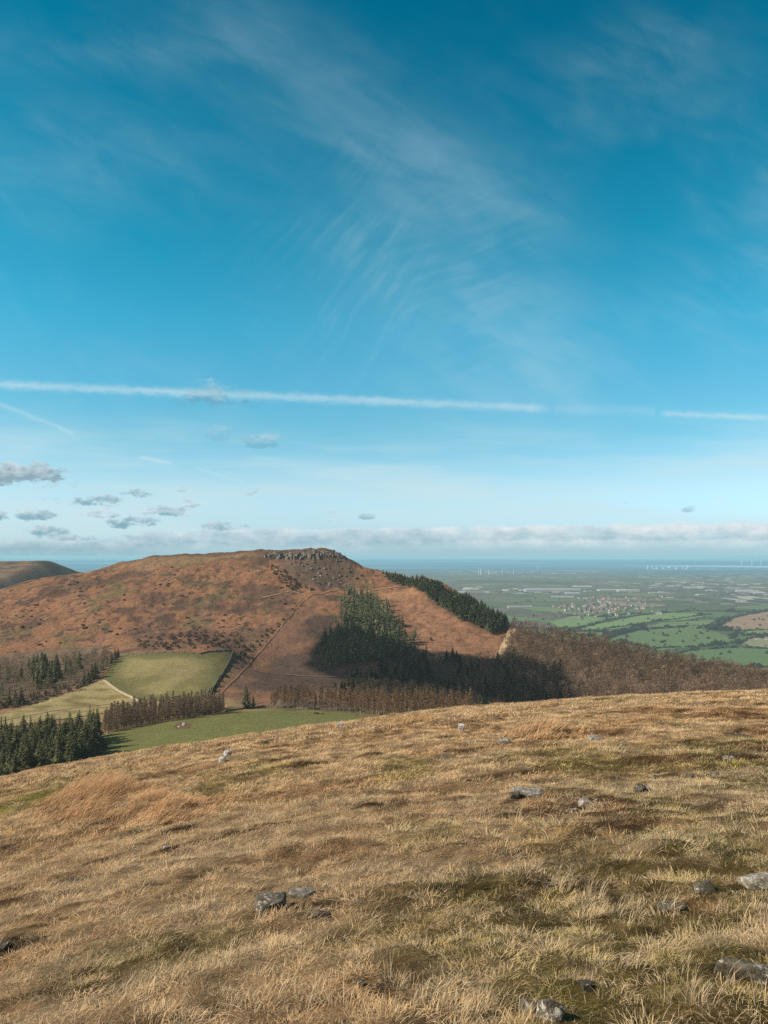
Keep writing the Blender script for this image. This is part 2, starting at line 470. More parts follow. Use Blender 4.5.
# --- low cumulus: ragged blobs with grey flat bases, and the long bank over the horizon
def puff(c, px, py, rx, ry, k=0.85, light=(222, 234, 239), dark=(128, 163, 180)):
    r2, qy = blob(px, py, rx, ry)
    f = t.math('ADD', r2, t.math('MULTIPLY', t.math('SUBTRACT', rag, 0.5), 5.0))
    f = t.math('ADD', f, t.math('MULTIPLY', t.math('SUBTRACT', rag2, 0.5), 2.2))
    a = t.math('MULTIPLY', t.ss(f, 1.25, 0.25), t.math('MULTIPLY', k, fwd))
    sh = t.math('ADD', t.math('MULTIPLY_ADD', qy, 0.45, 0.22), t.math('MULTIPLY', t.math('SUBTRACT', rag2, 0.5), 1.6), clamp=True)
    return t.mix(a, c, t.mix(sh, W10(*dark), W10(*light)))
for px, py, rx, ry, k, dk in ((18, 474, 48, 12, .9, (140, 165, 178)), (212, 396, 30, 14, .38, (108, 150, 172)), (262, 442, 20, 8, .42, (105, 165, 190)), (217, 434, 16, 8, .2, (105, 165, 190)),
        (86, 500, 34, 6, .85, (128, 170, 186)), (136, 493, 15, 5, .85, (128, 170, 186)), (132, 521, 24, 7, .9, (128, 170, 186)), (172, 511, 15, 6, .85, (128, 170, 186)), (30, 515, 22, 6, .85, (128, 170, 186)), (0, 516, 14, 7, .85, (128, 170, 186)),
        (46, 531, 26, 6, .85, (132, 172, 187)), (72, 538, 20, 4, .8, (132, 172, 187)), (115, 516, 9, 3, .6, (128, 170, 186)), (366, 516, 9, 3.5, .6, (128, 165, 182)), (222, 528, 24, 7, .85, (130, 172, 188)), (690, 509, 8, 3.5, .5, (135, 172, 188)), (628, 503, 6, 2, .3, (135, 172, 188)), (60, 551, 80, 6.5, .9, (124, 166, 184)), (145, 541, 26, 8, .75, (136, 176, 190)), (122, 550, 12, 4, .6, (136, 176, 190))):
    c = puff(c, px, py, rx, ry, k, dark=dk)
def bank(c, ytop, ybot, x0, x1, k, tiltpx, dark=(168, 197, 208), light=(236, 242, 244)):
    """long low bank between two photo rows at px 576"""
    _, a = slope(576, ytop); _, b = slope(576, ybot)
    h = t.math('SUBTRACT', gz, t.math('MULTIPLY', t.math('SUBTRACT', gx, 0.25), tiltpx / FOC))
    lump = t.math('MULTIPLY', t.math('SUBTRACT', _lump, 0.5), 17.0 / FOC)
    f = t.math('MULTIPLY', t.ss(t.math('ADD', h, t.math('MULTIPLY', lump, -1.0)), float(a) + 2.5 / FOC, float(a) - 1.5 / FOC), t.ss(t.math('ADD', h, t.math('MULTIPLY', lump, 0.25)), float(b) - 5 / FOC, float(b) + 6 / FOC))
    f = t.math('MULTIPLY', f, t.math('MULTIPLY', t.ss(gx, x0, x0 + 0.12), t.ss(gx, x1 + 0.12, x1)))
    str_ = _str
    f = t.math('MULTIPLY', f, t.ss(str_, 0.22, 0.50))
    hh = t.math('DIVIDE', t.math('SUBTRACT', h, float(b)), float(a) - float(b))
    sh = t.math('ADD', t.math('MULTIPLY_ADD', hh, 0.75, -0.08), t.math('MULTIPLY', t.math('SUBTRACT', rag, 0.5), 1.9), clamp=True)
    return t.mix(t.math('MULTIPLY', t.math('MULTIPLY', f, k), fwd, clamp=True), c, t.mix(sh, W10(*dark), W10(*light)))
_lump = t.noise(G, 27.0, 4, 0.6)
_str = t.noise(rot2(G, 0, 1.0, 5.0), 11.0, 4, 0.6)
c = bank(c, 526, 545, -0.32, 1.0, 0.92, 12)
c = bank(c, 541, 551, -0.34, 1.0, 0.7, 4, (178, 208, 216), (222, 235, 238))
c = bank(c, 544, 557, -0.75, -0.36, 0.85, -4, (136, 174, 190), (206, 224, 231))
c = bank(c, 529, 546, -0.36, 0.02, 0.85, 4, (150, 186, 200), (214, 230, 236))
# broken scraps of low cloud on the left
_a, _b = slope([0, 0], [478, 548])[1]
scr = t.noise(rot2(t.vmath('ADD', G, (3.7, 1.3, 0.0)), 0, 1.0, 2.8), 13.0, 6, 0.6)
sm = t.math('MULTIPLY', t.ss(gx, 0.02, -0.16), t.math('MULTIPLY', t.ss(gz, float(_b) - .004, float(_b) + .02), t.ss(gz, float(_a), float(_a) - .03)))
sf = t.math('MULTIPLY', t.ss(scr, .55, .64), sm)
c = t.mix(t.math('MULTIPLY', t.math('MULTIPLY', sf, .75), fwd, clamp=True), c, t.mix(t.ss(scr, .56, .72), W10(214, 230, 236), W10(146, 178, 192)))
# bluish air right at the skyline
hz = t.math('MULTIPLY', t.ss(dz, 0.012, -0.002), 0.55)
c = t.mix(hz, c, W10(172, 211, 221))
t.l.new(c, bg.inputs[0])
# behind and overhead the sky is clear
bg2 = t.node('ShaderNodeBackground', i_1=STR); t.l.new(t.mix(t.ss(dz, 0.0, -0.04), t.mix(1.0, sky.outputs[0], (1.0, .92, .80), 'MULTIPLY'), (.55, .45, .32)), bg2.inputs[0])
mxs = t.node('ShaderNodeMixShader'); t.l.new(t.math('MULTIPLY', t.math('MULTIPLY', t.ss(dy, 0.2, 0.3), t.ss(dz, 0.9, 0.8)), t.ss(dz, -0.03, -0.02)), mxs.inputs[0])
t.l.new(bg2.outputs[0], mxs.inputs[1]); t.l.new(bg.outputs[0], mxs.inputs[2]); t.l.new(mxs.outputs[0], wo.inputs[0])
w.cycles.sampling_method = 'MANUAL'; w.cycles.sample_map_resolution = 256

scene.view_settings.view_transform = 'Standard'; scene.view_settings.look = 'None'
scene.view_settings.exposure = 0; scene.view_settings.gamma = 1
scene.render.engine = 'CYCLES'
scene.cycles.max_bounces = 5; scene.cycles.diffuse_bounces = 2; scene.cycles.transmission_bounces = 3; scene.cycles.transparent_max_bounces = 4
scene.cycles.use_denoising = False
scene.cycles.use_adaptive_sampling = True; scene.cycles.adaptive_threshold = 0.02; scene.cycles.adaptive_min_samples = 12
scene.render.resolution_x = 768; scene.render.resolution_y = 1024

# ------------------------------------------------------------------ ground meshes
def fan_mesh(name, f, s_ax, y_ax, tonef, mat_, x_of=None):
    S, Yg = np.meshgrid(s_ax, y_ax)
    X = S * Yg if x_of is None else x_of(S, Yg)
    Z = f(X, Yg)
    ny, nx = X.shape
    idx = np.arange(nx * ny).reshape(ny, nx)
    fc = np.stack([idx[:-1, :-1], idx[:-1, 1:], idx[1:, 1:], idx[1:, :-1]], -1).reshape(-1, 4)
    tone = tonef(X, Yg, Z).reshape(-1, 3)
    me = mesh_of(name, np.stack([X, Yg, Z], -1).reshape(-1, 3), fc, [mat_], cols=tone, smooth=True)
    return tag(put(name, me), kind='structure')

def lerp(a, b, t): return a + (np.asarray(b) - a) * t[..., None]

# ---- moor tones: straw, rust, green, dark peat, shared by the soil and the grass on it
STRAW = np.array((.80, .595, .370)); PALE = np.array((.94, .755, .52)); RUST = np.array((.46, .285, .155))
OLIVE = np.array((.37, .290, .135)); GREEN = np.array((.25, .23, .075)); PEAT = np.array((.070, .045, .025))
_spots = []   # (x, y, rx, ry, tone, strength)
def spot(px, py, wpx, hpx, tone, k):
    p = hit_moor(px, py)[0]; q = hit_moor(px + wpx, py)[0]; v = hit_moor(px, py - hpx)[0]; v2 = hit_moor(px, py + hpx)[0]
    _spots.append((p[0], p[1], abs(q[0] - p[0]), max(abs(v2[1] - v[1]) / 2, .2), tone, k))
for a in ((580, 808, 55, 16, RUST * .6, .9), (690, 840, 60, 14, GREEN, .9), (440, 915, 70, 35, OLIVE, .5), (400, 770, 40, 14, GREEN * 1.1, .6), (15, 808, 22, 12, GREEN * 1.2, .9),
          (620, 765, 70, 12, OLIVE, .7), (330, 850, 60, 14, RUST * .9, .7), (150, 965, 80, 28, OLIVE * .8, .7), (690, 870, 60, 12, OLIVE * .8, .6), (650, 1000, 90, 25, OLIVE, .35),
          (740, 712, 45, 6, RUST * .55, .85), (655, 758, 45, 6, RUST * .6, .8), (735, 757, 40, 5, PEAT * 1.3, .8), (370, 990, 70, 22, RUST * .75, .6), (700, 905, 30, 10, RUST * .9, .6),
          (560, 1005, 50, 18, GREEN * .9, .5), (60, 890, 50, 20, RUST * .7, .55), (425, 800, 50, 18, RUST * .85, .5), (720, 800, 45, 12, RUST * .6, .6), (8, 845, 20, 7, PEAT, .8),
          (10, 945, 24, 9, PEAT, .9), (195, 945, 60, 20, GREEN * .8, .5), (380, 735, 60, 8, RUST * .7, .6), (460, 722, 40, 6, RUST * .8, .5), (420, 830, 50, 14, GREEN, .5), (500, 870, 90, 16, PALE * .8, .5), (300, 780, 90, 12, STRAW, .6),
          (100, 880, 50, 10, PALE, .5), (230, 850, 70, 9, PALE, .5), (700, 730, 10, 16, GREEN * 1.2, .5), (480, 885, 40, 16, GREEN, .5), (540, 930, 45, 18, GREEN, .4), (350, 940, 45, 18, GREEN, .4), (610, 870, 40, 12, GREEN, .45), (120, 950, 50, 18, GREEN, .45), (590, 765, 50, 8, GREEN, .4)):
    spot(*a)

def moor_tone(X, Y):
    # streaks follow the wind: long across the slope, short up it
    ca, sa = math.cos(R(24)), math.sin(R(24))
    U, V = X * ca + Y * sa, -X * sa + Y * ca
    g = sstep(0, 45, Y)
    n1 = fbm(U / 5.2 + 5, V / 2.2, 4)
    n2 = fbm(U / 2.1 - 3, V / 0.75 + 8, 4, .6)
    n3 = fbm(X / 7.0 + 17, Y / 9.0 - 4, 4)
    n4 = fbm(U / 0.55 + 2, V / 0.25, 3, .6)
    c = np.broadcast_to(STRAW, X.shape + (3,)).copy()
    c = lerp(c, RUST * 1.1, .85 * sstep(-.05, .40, n1))
    c = lerp(c, OLIVE, .75 * sstep(.15, .5, n3) * (1 - .5 * g))
    c = lerp(c, GREEN * .9, .75 * sstep(.25, .55, n3 + .4 * n2) * (1 - .6 * g))
    c = lerp(c, PALE, .75 * sstep(.04, .45, n2))
    c = lerp(c, PEAT * 1.6, .8 * sstep(.14, .5, -n2 - .2 * n1))
    for x, y, rx, ry, tone, k in _spots:
        q = ((X - x) / rx) ** 2 + ((Y - y) / ry) ** 2 + 0.9 * n2 + .5 * n1
        c = lerp(c, tone, k * (1 - sstep(.35, 1.3, q)))
    c = c * np.exp(.95 * n4)[..., None]
    return np.clip(c / np.maximum(1, c.max(-1, keepdims=True) / .88), 0.008, 1)

def soil_fn(t):
    c = attr(t, 'tone').outputs['Color']
    p = pos(t)
    n = t.noise(rot2v(t, p, R(-24), 2.0, 6.0), 5.0, 6, 0.7)
    k = t.math('MULTIPLY_ADD', n, 1.5, 0.1)
    c = t.mix(1.0, c, t.comb(k, k, k), 'MULTIPLY')
    h = t.noise(rot2v(t, p, R(-24), 1.0, 2.2), 7.0, 6, 0.7)
    return c, bump_of(t, h, 0.9, 0.10)
def rot2v(t, v, a, sx, sy):
    if a:
        m = t.node('ShaderNodeMapping'); m.inputs['Rotation'].default_value = (0, 0, a); t.l.new(v, m.inputs['Vector']); v = m.outputs[0]
    return t.vmath('MULTIPLY', v, (sx, sy, 1.0))
M_soil = material('moor_soil', soil_fn, 0.95, False, 0.05)
_a = np.linspace(-1, 1, 700)
_y = np.concatenate([np.arange(-5, 1.5, .25), np.arange(1.5, 14, .05), np.geomspace(14, 100, 330)])
_moorx = lambda S, Yg: S * (4.0 + 0.85 * (Yg + 5))
fan_mesh('moor_ground', moor, _a, _y, lambda X, Y, Z: moor_tone(X, Y) * (.40, .35, .29), M_soil, _moorx)

# ---- the hills across the valley
BRACK = np.array((.255, .126, .066)); HEATH = np.array((.115, .068, .045)); DARKH = np.array((.070, .048, .032)); MGRASS = np.array((.25, .18, .08))
HP = {k: ground_poly(v) for k, v in {
    'cliff': [(262, 553), (300, 551), (338, 551), (352, 566), (362, 580), (345, 590), (318, 588), (296, 580), (278, 566)],
    'spur': [(235, 655), (262, 630), (300, 604), (318, 592), (318, 640), (300, 690), (250, 704), (222, 702)],
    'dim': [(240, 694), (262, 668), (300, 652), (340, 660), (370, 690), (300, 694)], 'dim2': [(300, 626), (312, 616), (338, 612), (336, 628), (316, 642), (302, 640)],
    'bald': [(335, 590), (380, 588), (430, 596), (460, 618), (490, 635), (505, 650), (490, 664), (430, 662), (400, 640), (380, 605)],
    'plateau': [(120, 566), (170, 557), (250, 552), (262, 556), (200, 562), (140, 572)],
    'woodfloor': [(-60, 714), (0, 709), (35, 703), (92, 684), (115, 661), (95, 646), (40, 650), (0, 655), (-60, 655)],
    'valley': [(330, 690), (395, 660), (450, 660), (505, 658), (560, 672), (575, 705), (470, 708), (400, 700)],
    'plant': [(308, 655), (318, 640), (335, 622), (340, 600), (350, 594), (368, 594), (388, 607), (402, 627), (418, 645), (430, 656), (400, 662), (360, 667), (330, 670)],
    'wood': [(512, 630), (540, 634), (600, 648), (680, 666), (768, 681), (860, 700), (860, 730), (640, 715), (560, 708), (500, 668)],
    'belt': [(382, 576), (400, 579), (430, 585), (470, 603.5), (506, 624), (508, 628), (492, 635), (460, 622), (430, 600), (400, 586)],
    'larchbelt': [(262, 708), (280, 700), (340, 697), (420, 700), (472, 704), (500, 712), (400, 722), (330, 713), (285, 711)],
    'topstrip': [(335, 588), (420, 584), (440, 592), (350, 596)],
    'fringe': [(150, 652), (130, 640), (200, 628), (250, 640), (240, 655)],
    'lowleft': [(0, 712), (60, 700), (110, 690), (235, 700), (225, 716), (100, 730), (0, 740)],
}.items()}
def hill_tone(X, Y, Z):
    n1 = fbm(X / 70 + 3, Y / 60, 4); n2 = fbm(X / 20 - 7, Y / 26 + 2, 4, .6); n3 = fbm(X / 6.5, Y / 9.0, 3, .6)
    c = np.broadcast_to(BRACK, X.shape + (3,)).copy()
    c = lerp(c, HEATH, .85 * sstep(-.02, .40, n1 + .6 * n2))
    c = lerp(c, np.array((.31, .165, .096)), .6 * sstep(.1, .5, n2 - .3 * n1))
    c = lerp(c, MGRASS * (.62, .66, .66), .75 * sstep(.10, .42, fbm(X / 45 + 40, Y / 40, 4)))
    c = lerp(c, HEATH * .85, .8 * sstep(.18, .42, fbm(X / 34 + 90, Y / 44 + 5, 4)))
    c = lerp(c, DARKH, .85 * sstep(.12, .42, n3 + .35 * n2))
    # the moor darkens to heather near the skyline
    rows = row_of(X, np.maximum(Y, 1), Z)
    zt = sstep(-14, 4, Z + 5 * n2)
    c = lerp(c, HEATH * .95, .75 * zt * (Y > 600))
    def reg(name, tone, k, w=6, jit=6):
        nonlocal c
        d = edge_dist(X, Y, HP[name]) + jit * n2 + .5 * jit * n3
        c = lerp(c, tone, k * sstep(-w, w, d))
    reg('plateau', np.array((.25, .16, .085)), .7, 8, 5)
    reg('fringe', HEATH * 1.1, .7, 8, 10)
    reg('spur', np.array((.175, .096, .058)), .8, 8, 8)
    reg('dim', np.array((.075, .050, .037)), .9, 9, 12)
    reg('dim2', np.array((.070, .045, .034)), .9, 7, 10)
    reg('bald', np.array((.265, .135, .075)), .85, 6, 3)
    d = edge_dist(X, Y, HP['bald']) + 3 * n2
    c = lerp(c, DARKH * 1.4, .55 * sstep(-3, 3, d) * sstep(.18, .4, fbm(X / 9.0 + 3 + Y / 14.0, Y / 4.0 - X / 30.0, 3, .6)))
    reg('cliff', np.array((.115, .078, .055)), .85, 6, 6)
    reg('topstrip', np.array((.33, .185, .095)), .5, 4, 4)
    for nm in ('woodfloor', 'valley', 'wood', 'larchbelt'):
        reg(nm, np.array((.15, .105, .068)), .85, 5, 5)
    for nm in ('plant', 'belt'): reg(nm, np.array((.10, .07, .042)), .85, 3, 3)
    reg('lowleft', np.array((.27, .19, .09)), .85, 4, 4)
    # far slope beyond the skyline
    c = lerp(c, np.array((.09, .08, .05)), sstep(900, 1000, Y))
    # valley floor, mostly hidden
    c = lerp(c, np.array((.19, .17, .07)), 1 - sstep(300, 400, Y + 20 * n2))
    return np.clip(c * (1 + .25 * n3)[..., None], .01, 1)
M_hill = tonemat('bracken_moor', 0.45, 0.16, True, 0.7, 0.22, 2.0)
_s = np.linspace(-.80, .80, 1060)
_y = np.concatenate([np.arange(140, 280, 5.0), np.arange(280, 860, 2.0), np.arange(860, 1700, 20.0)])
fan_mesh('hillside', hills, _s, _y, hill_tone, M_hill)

# ---- a further moor top on the left skyline
def ridge(X, Y):
    a = -0.030 * 1900
    p = 62 * (1 - sstep(-815, -722, X)) - 8 * (1 - sstep(-1300, -830, X)) + 3 * perlin(X / 60.0, Y / 90.0)
    z = (-75 + p) * 1.0
    z = np.where(Y > 1850, z - (Y - 1850) * .16, z - (1850 - Y) * .16 * 1.0)
    z = np.maximum(z, PLAIN - 5)
    return z + 3 * fbm(X / 80, Y / 80, 3)
def ridge_tone(X, Y, Z):
    n = fbm(X / 90, Y / 60, 4, .6)
    c = np.broadcast_to(np.array((.17, .105, .065)), X.shape + (3,)).copy()
    c = lerp(c, DARKH, sstep(0, .4, n)); return lerp(c, MGRASS, .8 * sstep(.1, .5, -n) )
fan_mesh('distant_hill', ridge, np.linspace(-1.1, -.28, 220), np.linspace(1250, 2600, 110), ridge_tone, M_hill)

# ---- the plain to the horizon
def plain_fn(t):
    p = pos(t)
    wob = t.vmath('SCALE', t.noise(p, 0.0012, 3, 0.5, out=1), 420.0)
    q = t.vmath('ADD', p, wob)
    v = t.node('ShaderNodeTexVoronoi', feature='F1', voronoi_dimensions='2D'); t.l.new(rot2v(t, q, .4, 1, 1.0), v.inputs['Vector']); v.inputs['Scale'].default_value = 0.0036
    e = t.node('ShaderNodeTexVoronoi', feature='DISTANCE_TO_EDGE', voronoi_dimensions='2D'); t.l.new(rot2v(t, q, .4, 1, 1.0), e.inputs['Vector']); e.inputs['Scale'].default_value = 0.0036
    r = t.xyz(v.outputs['Color'])
    c = t.ramp(r[0], [(0, (.075, .105, .045)), (.3, (.10, .150, .055)), (.52, (.16, .23, .085)), (.66, (.24, .20, .12)), (.78, (.11, .09, .065)), (.9, (.085, .12, .05))], 'CONSTANT')
    k = t.math('MULTIPLY_ADD', r[1], .45, .78)
    c = t.mix(1.0, c, t.comb(k, k, k), 'MULTIPLY')
    yy = t.xyz(p)[1]
    # further out: more bare ploughland and hedgerow trees, seen edge on
    far = t.ss(yy, 3300.0, 5200.0)
    c = t.mix(t.math('MULTIPLY', far, .45), c, (.135, .118, .09))
    big = t.noise(p, .0007, 4, .6)
    c = t.mix(t.math('MULTIPLY', far, t.ss(big, .5, .68)), c, (.055, .065, .045))
    hn = t.noise(p, 0.02, 3, 0.6)
    hedge = t.ss(t.math('ADD', e.outputs['Distance'], t.math('MULTIPLY', hn, -.045)), t.math('MULTIPLY_ADD', far, .018, .010), -.006)
    c = t.mix(t.math('MULTIPLY', hedge, .85), c, (.028, .034, .02))
    cop = t.noise(rot2v(t, p, 0, 1, .5), 0.0042, 5, 0.65)
    c = t.mix(t.math('MULTIPLY', t.ss(cop, .60, .68), t.math('MULTIPLY_ADD', far, .5, .4)), c, (.032, .036, .024))
    # roofs and bright walls scattered over the built-up middle distance
    s = t.node('ShaderNodeTexVoronoi', feature='F1', voronoi_dimensions='2D'); t.l.new(rot2v(t, p, .2, 1, .35), s.inputs['Vector']); s.inputs['Scale'].default_value = .016
    sr = t.xyz(s.outputs['Color'])
    town = t.math('MULTIPLY', t.ss(t.noise(p, .00045, 3, .55), .46, .60), t.math('MULTIPLY', far, t.ss(yy, 26000.0, 9000.0)))
    c = t.mix(t.math('MULTIPLY', t.ss(sr[0], .74, .80), town), c, (.46, .42, .39))
    c = t.mix(t.math('MULTIPLY', t.ss(sr[1], .84, .86), town), c, (.03, .035, .025))
    # long pale and dark bands far off
    ln = t.noise(rot2v(t, p, 0, .25, 1), .0006, 5, .65)
    c = t.mix(t.math('MULTIPLY', t.ss(yy, 9000.0, 15000.0), t.ss(ln, .60, .66)), c, (.5, .5, .48))
    c = t.mix(t.math('MULTIPLY', t.ss(yy, 8000.0, 14000.0), t.ss(ln, .47, .40)), c, (.01, .016, .016))
    lf = t.noise(rot2v(t, p, .05, .22, 1), .00016, 5, .7)  # sunlit patches and cloud shadows painted into the far ground
    vf = t.ss(yy, 11000.0, 17000.0)
    c = t.mix(t.math('MULTIPLY', vf, t.ss(lf, .55, .60)), c, (1.0, 1.0, 1.0))
    c = t.mix(t.math('MULTIPLY', vf, t.ss(lf, .50, .42)), c, (.0, .004, .006))
    return c
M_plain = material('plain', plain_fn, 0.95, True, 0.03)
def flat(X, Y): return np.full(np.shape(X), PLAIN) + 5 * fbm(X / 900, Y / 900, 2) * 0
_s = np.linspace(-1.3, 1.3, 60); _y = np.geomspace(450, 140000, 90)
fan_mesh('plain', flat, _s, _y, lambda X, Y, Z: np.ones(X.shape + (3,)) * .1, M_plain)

# ---- draped sheets: fields and tracks
def sheet(name, poly, f, lift, mat_, step, tone, noise_k=.22, jit=0.0):
    """a field: grid over a ground polygon, edges trimmed to it"""
    P = np.asarray(poly)[:, :2]
    x0, y0 = P.min(0); x1, y1 = P.max(0)
    nx, ny = max(2, int((x1 - x0) / step)), max(2, int((y1 - y0) / step))
    X, Y = np.meshgrid(np.linspace(x0, x1, nx + 1), np.linspace(y0, y1, ny + 1))
    idx = np.arange(X.size).reshape(X.shape)
    fc = np.stack([idx[:-1, :-1], idx[:-1, 1:], idx[1:, 1:], idx[1:, :-1]], -1).reshape(-1, 4)
    d = edge_dist(X, Y, P).ravel() + (jit * fbm(X / 9, Y / 9, 3).ravel() if jit else 0)
    keep = (d[fc] > 0).sum(1) >= 2
    fc = fc[keep]
    Z = f(X, Y) + lift
    tc = np.broadcast_to(np.asarray(tone(X, Y) if callable(tone) else tone), X.shape + (3,)).reshape(-1, 3)
    n = fbm(X / (step * 9), Y / (step * 6), 4).ravel()
    tc = tc * (1 + noise_k * n)[:, None]
    used = np.unique(fc); mp = -np.ones(X.size, int); mp[used] = np.arange(len(used))
    me = mesh_of(name, np.stack([X, Y, Z], -1).reshape(-1, 3)[used], mp[fc], [mat_], cols=np.clip(tc[used], .005, 1), smooth=True)
    return tag(put(name, me), kind='structure')
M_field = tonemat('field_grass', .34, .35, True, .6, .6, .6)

def upper_tone(X, Y):
    n = fbm(X / 26, Y / 30, 4); e = edge_dist(X, Y, UP)
    c = np.broadcast_to(np.array((.255, .210, .090)), X.shape + (3,))
    c = lerp(c, np.array((.175, .150, .056)), sstep(-.1, .35, n))
    c = lerp(c, np.array((.130, .120, .044)), 1 - sstep(2, 14, e))
    return c
UP = ground_poly([(103, 679), (120, 656), (150, 655), (200, 655), (233, 653), (226, 668), (211, 690), (209, 699), (170, 702), (141, 701), (118, 690)])
sheet('upper_pasture', UP, hills, .35, M_field, 1.6, upper_tone, .12, 2)
ST_ = ground_poly([(-20, 722), (40, 704), (85, 687), (103, 680), (118, 690), (141, 701), (175, 703), (212, 700), (214, 706), (160, 708), (100, 714), (40, 722), (0, 730)])
sheet('rough_pasture', ST_, hills, .30, M_field, 1.6, lambda X, Y: lerp(np.broadcast_to(np.array((.31, .25, .115)), X.shape + (3,)), np.array((.20, .15, .06)), sstep(-.1, .4, fbm(X / 20, Y / 7, 4))), .2, 2)
GF = ground_poly([(100, 764), (103, 736), (140, 727), (190, 719), (250, 712), (300, 712), (345, 713), (372, 717), (392, 724), (390, 745), (300, 775), (200, 785), (120, 780)])
sheet('green_pasture', GF, hills, .30, M_field, 1.6, lambda X, Y: lerp(np.broadcast_to(np.array((.145, .143, .046)), X.shape + (3,)), np.array((.145, .143, .046)), sstep(0, .4, fbm(X / 30, Y / 9, 4))), .10, 1.5)
BARE = ground_poly([(173, 727), (178, 723.5), (186, 723), (191, 725), (188, 729), (178, 730)])
sheet('bare_soil', BARE, hills, .42, M_field, .8, (.15, .095, .05), .4, 1.5)
RG = ground_poly([(226, 712), (232, 704), (262, 707), (300, 709), (370, 710), (420, 716), (395, 724), (372, 717), (345, 713), (300, 712), (250, 712)])
sheet('rough_grass_margin', RG, hills, .24, M_field, 1.6, (.21, .16, .07), .35, 2)

def ribbon(name, pix, width, tone, f=hills, lift=.45, conv=hit, taper=False, step=3.0):
    P = conv(np.array([p[0] for p in pix], float), np.array([p[1] for p in pix], float))[:, :2]
    seg = np.hypot(*np.diff(P, axis=0).T); L = np.concatenate([[0], np.cumsum(seg)])
    n = max(3, int(L[-1] / step)); u = np.linspace(0, L[-1], n)
    c = np.stack([np.interp(u, L, P[:, 0]), np.interp(u, L, P[:, 1])], -1)
    k = np.ones(5) / 5
    if n > 8:
        for a in range(2): c[2:-2, a] = np.convolve(c[:, a], k, 'same')[2:-2]
    tn = np.gradient(c, axis=0); tn /= np.hypot(tn[:, 0], tn[:, 1])[:, None] + 1e-9
    nr = np.stack([-tn[:, 1], tn[:, 0]], -1)
    wv_ = width * (1 + .35 * perlin(u / 7.0, u * 0 + width))
    cols_ = 5
    V = []; T = []
    for i, q in enumerate(np.linspace(-.5, .5, cols_)):
        xy = c + nr * (q * wv_)[:, None]
        V.append(np.stack([xy[:, 0], xy[:, 1], f(xy[:, 0], xy[:, 1]) + lift], -1))
        T.append(np.asarray(tone)[None] * (1 + .3 * perlin(u / 3.0 + 9 * i, u * 0 + i) - .25 * (abs(q) > .4))[:, None])
    V = np.stack(V, 1); T = np.stack(T, 1); idx = np.arange(n * cols_).reshape(n, cols_)
    fc = np.stack([idx[:-1, :-1], idx[1:, :-1], idx[1:, 1:], idx[:-1, 1:]], -1).reshape(-1, 4)
    me = mesh_of(name, V.reshape(-1, 3), fc, [M_field], cols=np.clip(T.reshape(-1, 3), .01, 1), smooth=True)
    return tag(put(name, me), kind='structure')
ribbon('farm_track', [(104, 681), (110, 686), (120, 692.5), (130, 697), (140, 702)], 1.9, (.50, .40, .27))
ribbon('farm_track', [(140, 702), (120, 703.5), (90, 706), (50, 712), (0, 722)], .9, (.26, .18, .10))
ribbon('forest_track', [(497, 660), (504, 648), (509, 637), (515, 627), (518, 622)], 5.5, (.52, .37, .21), lift=.6)
ribbon('hill_path', [(212, 702), (221, 694), (236, 679), (250, 662), (264, 648), (282, 626), (300, 605), (312, 595), (330, 591), (352, 588), (385, 586), (418, 585)], .8, (.26, .15, .085), lift=.5)
ribbon('hill_path', [(318, 594), (335, 590.5), (360, 588.5), (400, 587)], 1.8, (.33, .20, .11), lift=.56)
ribbon('hill_path', [(250, 670), (275, 674), (310, 677), (345, 677.5), (368, 676)], 1.2, (.22, .16, .10), lift=.5)
ribbon('hill_path', [(262, 598), (280, 594), (296, 592), (306, 596)], 1.6, (.36, .24, .13), lift=.5)

def pf(pts): return hit_plain(np.array([p[0] for p in pts], float), np.array([p[1] for p in pts], float))[:, :2]
_pl = lambda X, Y: np.full(np.shape(X), PLAIN)
for k, (pts, tone, nk) in enumerate((
    ([(712, 629), (722, 622), (740, 616.5), (768, 612), (810, 611), (820, 628), (768, 630), (735, 631)], (.30, .20, .12), .18),
    ([(572, 630), (600, 623), (640, 616), (672, 613), (712, 614.5), (690, 619), (650, 623), (615, 629)], (.165, .245, .085), .12),
    ([(604, 641), (640, 631), (690, 627), (715, 632), (735, 641), (700, 646), (660, 651), (625, 651)], (.115, .170, .060), .15),
    ([(664, 659), (690, 650), (735, 648), (800, 650), (820, 664), (770, 668), (715, 664)], (.105, .165, .062), .10),
    ([(552, 622), (572, 616.5), (594, 616), (600, 620), (582, 626), (560, 628)], (.16, .235, .085), .12),
    ([(610, 664), (640, 653), (668, 652), (660, 658), (690, 666), (640, 672)], (.155, .205, .085), .12),
    ([(690, 668), (740, 668), (820, 672), (820, 684), (760, 682), (720, 676)], (.185, .215, .085), .15),
    ([(737, 645), (752, 638), (800, 637), (810, 647), (770, 648)], (.23, .225, .12), .2),
    ([(645, 629), (660, 623.5), (712, 620), (720, 625), (712, 629), (680, 626)], (.14, .195, .075), .15),
    ([(540, 640), (580, 632), (612, 630), (600, 640), (560, 650)], (.125, .165, .07), .2))):
    sheet('farm_field', pf(pts), _pl, .5 + .12 * k, M_field, 14.0, tone, nk)

